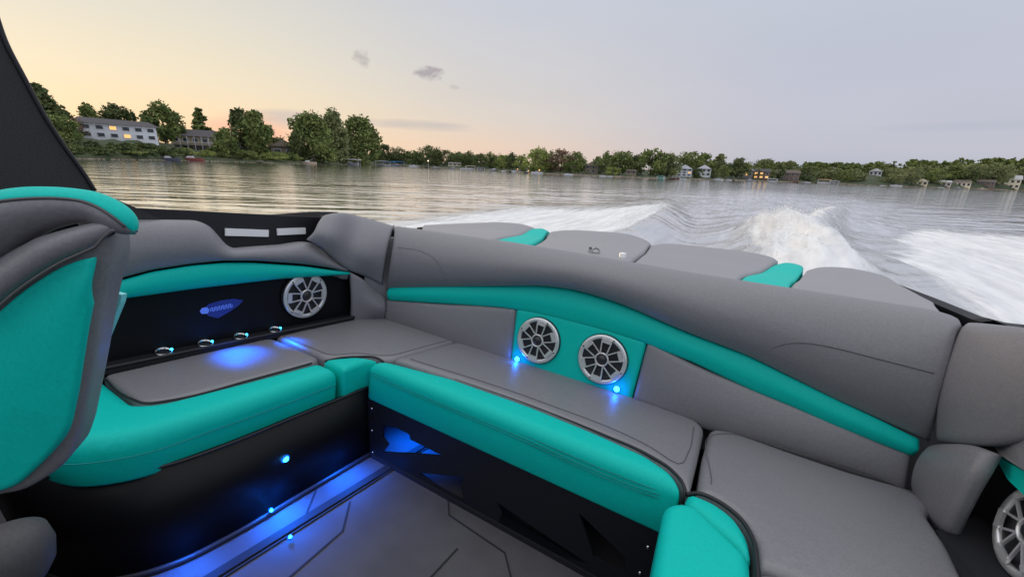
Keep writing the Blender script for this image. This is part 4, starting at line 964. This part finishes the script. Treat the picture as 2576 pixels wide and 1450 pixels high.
def tree(x, ytop, wpx, off, kind, label, shape='round', name='broadleaf_tree', group=None, bare=.14, seed=None, ncl=26, nl=2600, lsc=1.0, pale=False):
    seed = seed or int(x*13+ytop)
    g = gpoint(x, off); D = math.hypot(g[0], g[1])
    H = at_dist(x, ytop, D)[2]-g[2]
    d0 = WC@cd(x, ytop); R = .5*wpx*D/F*math.hypot(d0[0], d0[1])/np.linalg.norm(d0)*(np.linalg.norm(cd(x, ytop))/F)**-0.0*1.0
    # width on screen grows off-axis; correct by the sight line's stretch
    R = .5*np.linalg.norm(at_dist(x+wpx/2, ytop+20, D)-at_dist(x-wpx/2, ytop+20, D))
    root = empty(name, tuple(g)); tag(root, label, 'tree', group)
    R *= 1.16
    V, Fc, cs = crown_mesh(R, H*(1-bare), H*bare, seed, ncl, nl, lsc*max(.14, H*.034), shape)
    o = mesh_obj('crown', V, Fc, LEAF[kind], root, False)
    mb = MB(); tr_ = max(.12, H*.018)
    lean = random.Random(seed).uniform(-.06, .06)*H
    mb.tube([(0, 0, -.6), (lean*.2, 0, H*.25), (lean*.6, 0, H*.55), (lean, 0, H*.86)], [tr_*1.3, tr_, tr_*.7, tr_*.25], 7)
    for (cx, cy, cz, ra, rz) in cs[::3]:
        z0_ = min(cz*.75, H*.7); mb.tube([(lean*z0_/H, 0, z0_*.7), (cx*.5, cy*.5, (z0_*.7+cz)/2), (cx, cy, cz)], [tr_*.45, tr_*.3, tr_*.12], 4)
    mb.obj('trunk', barkl if pale else bark, root, True)
    return root
GW_ = 'trees along the far shore'
# near left point of land
tree(140, 209, 165, 20, 'dark', 'tall ragged conifer beside the black tower leg', 'cone', 'conifer_tree', ncl=70, bare=.05, nl=5200, seed=5)
tree(165, 285, 110, 10, 'mid', 'dense green tree at the foot of the ragged conifer', bare=.02, nl=3500)
tree(205, 292, 62, 26, 'brown', 'sparse tree between the conifer and the white house', 'loose', nl=900)
tree(250, 268, 66, 44, 'mid', 'small green tree behind the left end of the white house', nl=1800)
tree(318, 266, 104, 46, 'dark', 'wide dark tree behind the roof of the white house', nl=2600)
tree(425, 262, 84, 24, 'mid', 'tall open tree between the white house and the tan house', 'loose', nl=2400, ncl=22)
tree(462, 285, 60, 30, 'dark', 'thin dark tree just right of the open tree by the tan house', 'loose', nl=900)
tree(520, 270, 70, 40, 'mid', 'spiky tree rising behind the tan house', 'cone', 'conifer_tree', nl=1600, ncl=26)
tree(618, 280, 78, 22, 'dark', 'tree with flat layered top left of the big willows', 'loose', nl=2000, ncl=20)
tree(654, 286, 84, 14, 'mid', 'full green tree right of the layered tree, before the gabled house', nl=3200, pale=True)
tree(574, 328, 66, 6, 'mid', 'dense low tree in front of the tan house porch', bare=.02, nl=2600)
tree(705, 345, 80, 34, 'dark', 'low dark tree behind the gabled house', nl=1500)
tree(790, 288, 112, 8, 'mid', 'big left willow of the clump on the point', 'willow', 'willow_tree', bare=.12, nl=6500, ncl=44, lsc=.8, pale=True)
tree(846, 280, 64, 12, 'olive', 'narrow middle willow, tallest of the clump on the point', 'willow', 'willow_tree', bare=.15, nl=3000, ncl=26, lsc=.8)
tree(906, 292, 90, 9, 'mid', 'right willow of the clump at the tip of the point', 'willow', 'willow_tree', bare=.1, nl=5200, ncl=36, lsc=.8)
tree(757, 330, 50, 12, 'dark', 'small dark tree at the left foot of the big willow', 'round', bare=.05, nl=1500)
tree(862, 335, 56, 16, 'dark', 'dark understorey tree between the two big willows', 'round', bare=.02, nl=1800)
# bushes
def bush(x, ytop, wpx, off, kind, label, ybase=None):
    r = tree(x, ytop, wpx, off, kind, label, 'round', 'shrub', 'shrubs on the left bank', bare=.0, nl=900, ncl=14); r['category'] = 'shrub'; return r
bush(470, 372, 60, 5, 'lite', 'light green shrub left of the tan house steps')
bush(520, 378, 60, 5, 'lite', 'light green shrub below the tan house porch')
bush(620, 380, 60, 4, 'mid', 'green shrub below the gabled house')
bush(690, 382, 70, 4, 'lite', 'bright shrub near the water left of the big willow')
bush(235, 372, 90, 4, 'dark', 'dark shrub mass on the bank at the far left')
bush(330, 380, 110, 3, 'mid', 'long green shrub below the white house')
bush(420, 384, 90, 3, 'dark', 'dark shrub at the waterline below the open tree')
bush(1545, 417, 40, 3, 'lite', 'yellow green shrub between two mooring posts on the centre shore')
# far shore, centre
far = [(968, 364, 66, 16, 'dark', 'dark round tree just right of the point with the blue docks'),
       (1005, 372, 60, 30, 'dark', 'dark tree behind the blue dock canopies'),
       (1042, 378, 50, 26, 'mid', 'low green tree left of the pointed dark tree'),
       (1082, 367, 72, 14, 'dark', 'broad dark tree above the bright dock lamp'),
       (1122, 378, 50, 22, 'dark', 'dark tree left of the small cream house'),
       (1150, 381, 56, 30, 'mid', 'tree standing behind the small cream house'),
       (1182, 380, 48, 26, 'dark', 'dark tree right of the small cream house'),
       (1208, 386, 50, 12, 'dark', 'low dark tree over the covered boat lifts'),
       (1235, 383, 50, 24, 'mid', 'rounded green tree midway along the dark shore row'),
       (1262, 390, 40, 10, 'lite', 'small light green tree in front of the dark shore row'),
       (1290, 384, 34, 20, 'dark', 'pointed dark tree left of the tall bright tree'),
       (1312, 392, 44, 8, 'lite', 'bright low tree at the left foot of the tall bright tree'),
       (1352, 373, 72, 12, 'lite', 'tall bright green tree above the lit moored boats'),
       (1385, 382, 50, 16, 'dark', 'dark tree squeezed between bright and brownish trees'),
       (1412, 374, 78, 14, 'brown', 'brownish thinly leaved tree on the centre shore'),
       (1450, 384, 64, 10, 'mid', 'green tree left of the stone house'),
       (1522, 381, 46, 10, 'mid', 'leaning open tree right of the stone house'),
       (1562, 377, 76, 14, 'mid', 'wide green tree above the small tan shed'),
       (1602, 388, 50, 18, 'dark', 'dark tree behind the small tan shed'),
       (1640, 375, 84, 12, 'mid', 'tall full tree left of the white three storey house'),
       (1684, 384, 66, 9, 'olive', 'drooping olive tree beside the white three storey house'),
       (1738, 379, 90, 40, 'mid', 'broad tree behind the white three storey house'),
       (1775, 388, 60, 44, 'mid', 'tree behind the white gabled house'),
       (1812, 386, 42, 30, 'olive', 'slim tree standing clear against the sky'),
       (1826, 418, 50, 12, 'mid', 'low green tree between gabled house and dark tree'),
       (1762, 424, 30, 4, 'dark', 'dark bushy tree between the two white houses'),
       (1800, 428, 44, 6, 'dark', 'dark low tree right of the white gabled house'),
       (1862, 399, 62, 10, 'dark', 'dark tree left of the lit bungalow'),
       (1925, 400, 84, 40, 'mid', 'wide tree behind the brightly lit cabin'),
       (1965, 412, 36, 8, 'dark', 'dark narrow tree right of the brightly lit cabin'),
       (1990, 404, 70, 40, 'olive', 'tree behind the brown lakeside lodge'),
       (2042, 418, 66, 6, 'dark', 'dark rounded tree at the right end of the brown lodge'),
       (2085, 424, 60, 12, 'olive', 'olive tree above the orange boat canopy'),
       (2135, 428, 64, 8, 'mid', 'green tree left of the white hillside house'),
       (2175, 432, 46, 14, 'olive', 'pale tree touching the white hillside house'),
       (2255, 424, 84, 8, 'olive', 'wide olive tree right of the white hillside house'),
       (2300, 420, 76, 8, 'olive', 'olive tree with a leaning pale trunk by the water'),
       (2365, 424, 76, 12, 'mid', 'round tree above the cream cottage'),
       (2415, 418, 66, 26, 'mid', 'tree above the pinkish cottage'),
       (2455, 424, 60, 16, 'dark', 'dark tree left of the large round tree at far right'),
       (2515, 410, 110, 16, 'olive', 'large round tree near the right edge of the photo'),
       (2590, 408, 90, 24, 'dark', 'dark tree cut by the right edge of the photo')]
for x, yt, w, off, kd, lab in far:
    sh = 'loose' if ('open' in lab or 'slim' in lab or 'thinly' in lab) else 'round'
    tree(x, yt, w, off, kd, lab, sh, group=GW_, bare=.08 if x < 1990 else .03, nl=1500 if w > 50 else 900, ncl=22, lsc=1.1, pale=('pale trunk' in lab or 'leaning' in lab))
# wooded background masses
def woods(name, x0, x1, tops, offa, offb, n, label, kind, seed):
    r = random.Random(seed); V = []; Fc = []
    for i in range(n):
        x = r.uniform(x0, x1); off = r.uniform(offa, offb)
        if off < 47 and abs(x-2213) < 34: off = r.uniform(62, 100)
        if off < 16 and x > 2310: off = r.uniform(16, 50)
        g = gpoint(x, off); D = math.hypot(g[0], g[1])
        yt = np.interp(x, *zip(*tops))+r.uniform(0, 5)+(offb-off)/(offb-offa)*6
        Hh = max(1.3 if 'shrub' in name else 3, at_dist(x, yt, D)[2]-g[2]); R = r.uniform(2.6, 4.6)*(D/260)
        v, f, _ = crown_mesh(R, Hh*1.0, 0, i+seed*100, 9, 330, .34*(D/260), 'round'); v = v+g; b0 = len(V)
        V += v.tolist(); Fc += [tuple(q+b0 for q in ff) for ff in f]
    o = mesh_obj(name, V, Fc, LEAF[kind], None, False); tag(o, label, 'shrubs' if 'shrub' in name else 'woodland', kind='stuff'); return o
woods('woodland', 1830, 2800, [(1830, 404), (1900, 404), (2000, 405), (2150, 404), (2260, 401), (2400, 398), (2576, 392), (2800, 388)], 50, 108, 120, 'continuous wooded hillside on the right behind the shore houses', 'mid', 1)
woods('woodland', 1880, 2800, [(1880, 416), (2000, 418), (2150, 418), (2180, 440), (2245, 440), (2280, 416), (2400, 410), (2800, 408)], 8, 60, 130, 'darker band of woodland low on the right hillside', 'olive', 2)
woods('woodland', 930, 1330, [(930, 375), (1000, 374), (1100, 378), (1200, 384), (1330, 389)], 20, 60, 70, 'dark wood behind the docks in the centre distance', 'dark', 3)
woods('woodland', 1340, 1850, [(1340, 384), (1440, 388), (1490, 400), (1560, 388), (1700, 388), (1790, 398), (1850, 408)], 25, 80, 70, 'wood behind the houses right of centre', 'mid', 4)

woods('bank_shrubs', 120, 470, [(120, 352), (190, 370), (260, 382), (420, 388), (470, 388)], 1, 6, 34, 'dense dark shrubs covering the steep bank below the white house', 'dark', 5)
woods('bank_shrubs', 540, 745, [(540, 372), (640, 376), (745, 380)], 3, 18, 40, 'low mixed shrubs along the water between the tan house and the willows', 'mid', 6)
woods('treeline', 520, 750, [(520, 352), (600, 344), (690, 350), (750, 352)], 36, 70, 22, 'dark treeline behind the gabled houses on the point', 'dark', 7)
# ---- houses
def hmat(n, c, r=.8): return mat(n, c, r, var=(1.5, .4, tuple(v*.8 for v in c)))
HM = dict(white=hmat('white_siding', (.74, .76, .82)), cream=hmat('cream_siding', (.80, .70, .50)), tan=hmat('tan_siding', (.34, .28, .19)), stone=hmat('stone_wall', (.28, .23, .18)),
          brown=hmat('brown_siding', (.20, .13, .10)), grey=hmat('grey_siding', (.24, .23, .24)), pink=hmat('pinkish_siding', (.70, .58, .52)))
RM = dict(dark=hmat('dark_shingle', (.075, .068, .075)), brown=hmat('brown_shingle', (.13, .10, .085)), grey=hmat('grey_shingle', (.20, .19, .20)), white=hmat('pale_roof', (.5, .5, .52)))
glass = mat('window_glass', (.03, .035, .045), .1)
trim_m = mat('white_trim', (.6, .6, .62), .6)
lit = mat('lit_window', (1, .6, .2), .5, emit=((1, .50, .16), .95))
def house(x, yb, yt, wpx, off, wall, roof, label, gable=False, storeys=1, lits=(), porch=False, chimney=False, depth=6, rot=0, win=4):
    g = gpoint(x, off); D = math.hypot(g[0], g[1])
    W = np.linalg.norm(at_dist(x+wpx/2, yb, D)-at_dist(x-wpx/2, yb, D)); z0 = at_dist(x, yb, D)[2]; Ht = at_dist(x, yt, D)[2]-z0
    rz = -math.atan2(g[0], g[1])+rot
    e = empty('house', (g[0], g[1], z0), None, rz); tag(e, label, 'house')
    ys = 0; dp = depth; hw = Ht*(.62 if gable else .70)
    MB().box((0, dp/2, hw/2-.8), (W, dp, hw+1.6)).obj('wall', HM[wall], e)
    r = MB(); ov = .06*W
    if gable:
        r.prism([(-W/2-ov, -.5, hw-.15), (W/2+ov, -.5, hw-.15), (W/2+ov, -.5, hw), (0, -.5, Ht), (-W/2-ov, -.5, hw)], (0, dp+1, 0))
        pz = MB().prism([(-W/2, -.52, hw), (W/2, -.52, hw), (0, -.52, Ht*.96)], (0, .02, 0)); pz.obj('gable', HM[wall], e)
    else:
        r.prism([(-W/2-ov, -.6, hw), (-W/2-ov, dp+.6, hw), (-W/2+ov*.3, dp/2, Ht)], (0.001, 0, 0))
        r = MB(); a_ = W/2+ov
        r.add([(-a_, -.6, hw), (a_, -.6, hw), (a_, dp+.6, hw), (-a_, dp+.6, hw), (-a_+ov*1.6, dp/2, Ht), (a_-ov*1.6, dp/2, Ht)], [(0, 1, 5, 4), (1, 2, 5), (2, 3, 4, 5), (3, 0, 4), (3, 2, 1, 0)])
    ro_ = r.obj('roof', RM[roof], e)
    if chimney: MB().box((W*.22, dp*.5, Ht+.2), (.7, .7, 1.6)).obj('chimney', HM['stone'], ro_)
    sh = hw/storeys; k = 0
    for s_ in range(storeys):
        for i in range(win):
            xw = -W/2+W*(i+.5)/win; ww = W/win*.5; hh = sh*.46; zc = sh*(s_+.52)
            fr = MB().box((xw, -.02, zc), (ww*1.2, .10, hh*1.2)).obj('window', trim_m, e)
            MB().box((xw, -.085, zc), (ww, .04, hh)).obj('pane', lit if k in lits else glass, fr)
            k += 1
    if porch:
        MB().box((0, -1.2, hw*.48), (W*.9, 2.2, .15)).obj('deck', HM['grey'], e)
        for i in range(7): MB().box((-W*.44+W*.88*i/6, -2.2, hw*.48), (.16, .16, hw*.98)).obj('post', trim_m, e)
        MB().box((0, -2.2, hw*.66), (W*.9, .06, .12)).obj('railing', trim_m, e)
    return e
house(318, 352, 300, 190, 18, 'white', 'dark', 'long white house with dark roof and orange lit windows on the left bank', lits=(3, 8), storeys=2, win=6, depth=9, rot=.12)
house(500, 386, 325, 120, 20, 'tan', 'dark', 'tan house with a tall white posted porch on the left bank', porch=True, storeys=2, win=5, rot=-.1, depth=8)
house(612, 384, 346, 70, 34, 'grey', 'grey', 'grey house half hidden behind two trees left of the willows', gable=True, win=2)
house(716, 398, 350, 62, 22, 'stone', 'brown', 'brown gabled house just left of the big willows', gable=True, win=2)
house(1144, 417, 408, 32, 12, 'cream', 'grey', 'small cream house low among dark trees on the far shore', win=3, depth=5)
house(1495, 434, 407, 44, 10, 'stone', 'dark', 'stone house with a pointed gable on the centre shore', gable=True, storeys=2, win=3)
house(1592, 438, 426, 26, 7, 'tan', 'brown', 'small tan shed under wide green trees', win=2, depth=4)
house(1727, 443, 413, 38, 9, 'white', 'grey', 'white three storey house with one lit window', storeys=3, win=3, lits=(5,), gable=True)
house(1776, 443, 413, 36, 10, 'white', 'brown', 'white gabled house right of the three storey house', gable=True, storeys=2, win=3)
house(1885, 445, 424, 32, 9, 'grey', 'grey', 'grey bungalow with one lit window beside the dark tree', win=3, lits=(1,))
house(1924, 450, 424, 42, 6, 'brown', 'dark', 'cabin with a row of bright orange lit windows', win=3, storeys=2, lits=(0, 1, 2, 3, 4))
house(1985, 453, 427, 72, 6, 'brown', 'brown', 'wide brown lodge right of the brightly lit cabin', win=6, storeys=2)
house(2213, 442, 423, 32, 48, 'white', 'white', 'white house alone among the trees on the hillside', gable=True, win=3)
house(2334, 467.5, 448, 40, 5, 'cream', 'white', 'cream cottage by the water under round trees', gable=True, win=3)
house(2396, 469.5, 454, 38, 5, 'pink', 'white', 'pinkish cottage right of the cream cottage', win=3)
house(2442, 471, 453, 48, 5, 'cream', 'brown', 'low cream cottage with brown roof left of the stony slope', win=4)
house(2503, 473, 452, 50, 6, 'brown', 'brown', 'brown lakeside house below the large round tree', win=4, storeys=2)
house(2570, 475, 441, 44, 6, 'cream', 'white', 'tall cream house cut by the right edge of the photo', win=3, storeys=2)

# ---- docks, lifts and moored boats
cloth = {k: mat(k+'_cover', c, .7) for k, c in dict(white=(.50, .50, .53), blue=(.04, .16, .30), red=(.20, .05, .045), teal=(.1, .38, .36), tan=(.42, .33, .25), grey=(.25, .25, .28), navy=(.05, .06, .09), orange=(.62, .38, .24)).items()}
wood = mat('dock_wood', (.20, .165, .13), .85, var=(3, .5, (.13, .11, .09)))
def moored(x, y, wpx, col, label, canopy=None, off=-1.2, lamp=False, rot=0.0):
    D = shore_d(x)+off; g = at_dist(x, y, D); W = np.linalg.norm(at_dist(x+wpx/2, y, D)-at_dist(x-wpx/2, y, D))
    e = empty('moored_boat', (g[0], g[1], -H_WATER), None, -math.atan2(g[0], g[1])+rot); tag(e, label, 'boat', 'boats moored along the far shore')
    n = 14; V = []; rows = [(.0, .55), (.35, .85), (.62, 1.0)]; hh = min(1.0, W*.16)
    for z, k in rows:
        for i in range(n):
            t = i/(n-1); xx = (t-.5)*W*(.9+.1*k); bb = .18*W*k*math.sqrt(max(0, 1-(max(0, t-.35)/.65)**2.2))+.02
            V.append((xx, -bb, z*hh*1.5))
        for i in range(n-1, -1, -1):
            t = i/(n-1); xx = (t-.5)*W*(.9+.1*k); bb = .18*W*k*math.sqrt(max(0, 1-(max(0, t-.35)/.65)**2.2))+.02
            V.append((xx, bb, z*hh*1.5))
    m = 2*n; Fc = [(r_*m+i, r_*m+(i+1) % m, (r_+1)*m+(i+1) % m, (r_+1)*m+i) for r_ in range(2) for i in range(m)]+[tuple(range(m))[::-1], tuple(range(2*m, 3*m))]
    mesh_obj('hull', V, Fc, cloth[col], e, False)
    MB().prism([(-W*.2, -.12*W, hh*.93), (W*.12, -.12*W, hh*.93), (W*.05, -.1*W, hh*1.45), (-W*.12, -.1*W, hh*1.45)], (0, .24*W, 0)).obj('cabin', cloth['white' if col != 'white' else 'grey'], e)
    if canopy:
        ch = hh*2.2; mb = MB(); 
        prof_ = [(-.56, 0), (-.5, .25), (-.25, .42), (.25, .42), (.5, .25), (.56, 0)]
        mb.prism([(px_*W, -.28*W, ch+pz_*hh) for px_, pz_ in prof_], (0, .56*W, 0)); mb.obj('canopy', cloth[canopy], e)
        for sx in (-.5, .5):
            for sy in (-.25, .25): MB().box((sx*W, sy*W, ch/2-.3), (.1, .1, ch+.6)).obj('post', trim_m, e)
    if lamp: MB().lathe((W*.1, -.2*W, hh*1.9), (0, 0, 1), [(.01, -.18), (.18, -.08), (.2, .08), (.01, .2)], 10).obj('lamp', lit, e)
    return e
def dock(x, y, length, label, wpx=16):
    D = shore_d(x); g = at_dist(x, y, D); e = empty('dock', (g[0], g[1], -H_WATER), None, -math.atan2(g[0], g[1])); tag(e, label, 'dock', 'docks along the far shore')
    W = np.linalg.norm(at_dist(x+wpx/2, y, D)-at_dist(x-wpx/2, y, D))
    MB().box((0, -length/2, .45), (W, length, .14)).obj('deck', wood, e)
    for i in range(4):
        for sx in (-1, 1): MB().box((sx*W*.45, -length*(i+.3)/4, .1), (.12, .12, 1.3)).obj('post', wood, e)
lst = [(424, 399, 60, 'navy', 'dark covered boat at the waterline below the white house', None), (482, 401, 66, 'red', 'red covered boat at the waterline below the tan house', None),
       (776, 412, 44, 'tan', 'tan covered boat at the left foot of the willows', None), (882, 414, 46, 'grey', 'boat under a flat white canopy at the tip of the point', 'white'),
       (962, 415, 34, 'grey', 'boat under the leftmost blue canopy', 'white'), (1000, 416, 34, 'grey', 'boat under the long bright blue canopy', 'blue'), (980, 416, 26, 'white', 'boat under the middle blue canopy', 'blue'),
       (1042, 419, 26, 'white', 'small white boat right of the blue canopies', None), (1095, 421, 16, 'grey', 'little grey boat beneath the broad dark tree', None),
       (1141, 423, 20, 'grey', 'grey boat below the small cream house', None), (1166, 425, 16, 'white', 'small white boat right of the cream house', None),
       (1184, 427, 24, 'white', 'white boat under a peaked tan canopy', 'tan'), (1210, 425, 18, 'grey', 'boat under a grey canopy beside dark trees', 'grey'),
       (1244, 429, 26, 'grey', 'long grey boat below the rounded green tree', None), (1272, 430, 20, 'white', 'white boat near the light green tree', None), (1300, 432, 26, 'white', 'white boat left of the lamp lit boat', None),
       (1327, 433, 18, 'navy', 'dark boat with a yellow lamp', None), (1352, 434, 30, 'white', 'white boat with a bright lamp under the tall bright tree', None),
       (1430, 438, 22, 'white', 'white boat beneath the brownish tree', None), (1517, 441, 18, 'white', 'white rowing boat left of the mooring posts', None), (1535, 442, 14, 'white', 'small white dinghy beside the mooring posts', None),
       (1662, 449, 18, 'teal', 'boat under a teal canopy on the centre shore', 'teal'), (1700, 450, 20, 'red', 'red boat under a white canopy by the three storey house', 'white'), (1718, 451, 18, 'white', 'white boat right of the red boat', None),
       (1807, 453, 26, 'white', 'white covered boat on the shore right of the gabled house', None), (1832, 455, 20, 'white', 'low white boat left of the lit bungalow', None), (1886, 455, 26, 'grey', 'grey boat below the lit bungalow', None),
       (1942, 457, 24, 'white', 'white boat below the brightly lit cabin', 'white'), (2028, 461, 22, 'white', 'white boat at the dark rounded tree', None),
       (2072, 462, 32, 'white', 'boat under a wide orange canopy', 'orange'), (2097, 463, 24, 'grey', 'boat under a pale canopy right of the orange one', 'white'),
       (2221, 468, 16, 'white', 'small white boat below the white hillside house', None), (2254, 469, 32, 'white', 'long white boat below the wide olive tree', None),
       (2368, 474, 16, 'white', 'tiny white boat between the cream and pinkish cottages', None), (2410, 476, 26, 'grey', 'grey boat in front of the pinkish cottage', None), (2470, 478, 26, 'tan', 'tan boat by the stony shore at far right', None)]
for q in lst: moored(*q[:5], canopy=q[5], lamp=('lamp' in q[4]), rot=random.uniform(-.3, .3))
for x, y, ln, lab in ((1068, 421, 9, 'dock beside the bright dock lamp'), (1282, 432, 8, 'dock left of the lamp lit boats'), (1690, 450, 6, 'dock next to the red boat'), (1850, 455, 7, 'dock left of the lit bungalow'), (2010, 459, 7, 'dock in front of the brown lodge'), (2340, 472, 7, 'dock in front of the cream cottage'), (655, 410, 7, 'grey dock below the full green tree on the left bank')):
    dock(x, y, ln, lab)
# dock lamp
g = gpoint(1077, 2); e = empty('lamp_post', tuple(g)); tag(e, 'bright white lamp on a post at the far dock', 'lamp')
MB().tube([(0, 0, -1), (0, 0, 2.6)], .07, 6).obj('post', trim_m, e)
MB().lathe((0, 0, 2.8), (0, 0, 1), [(.01, -.3), (.32, -.15), (.32, .15), (.01, .3)], 12).obj('lamp', mat('white_lamp', (1, .8, .6), .5, emit=((1, .72, .5), 2)), e)
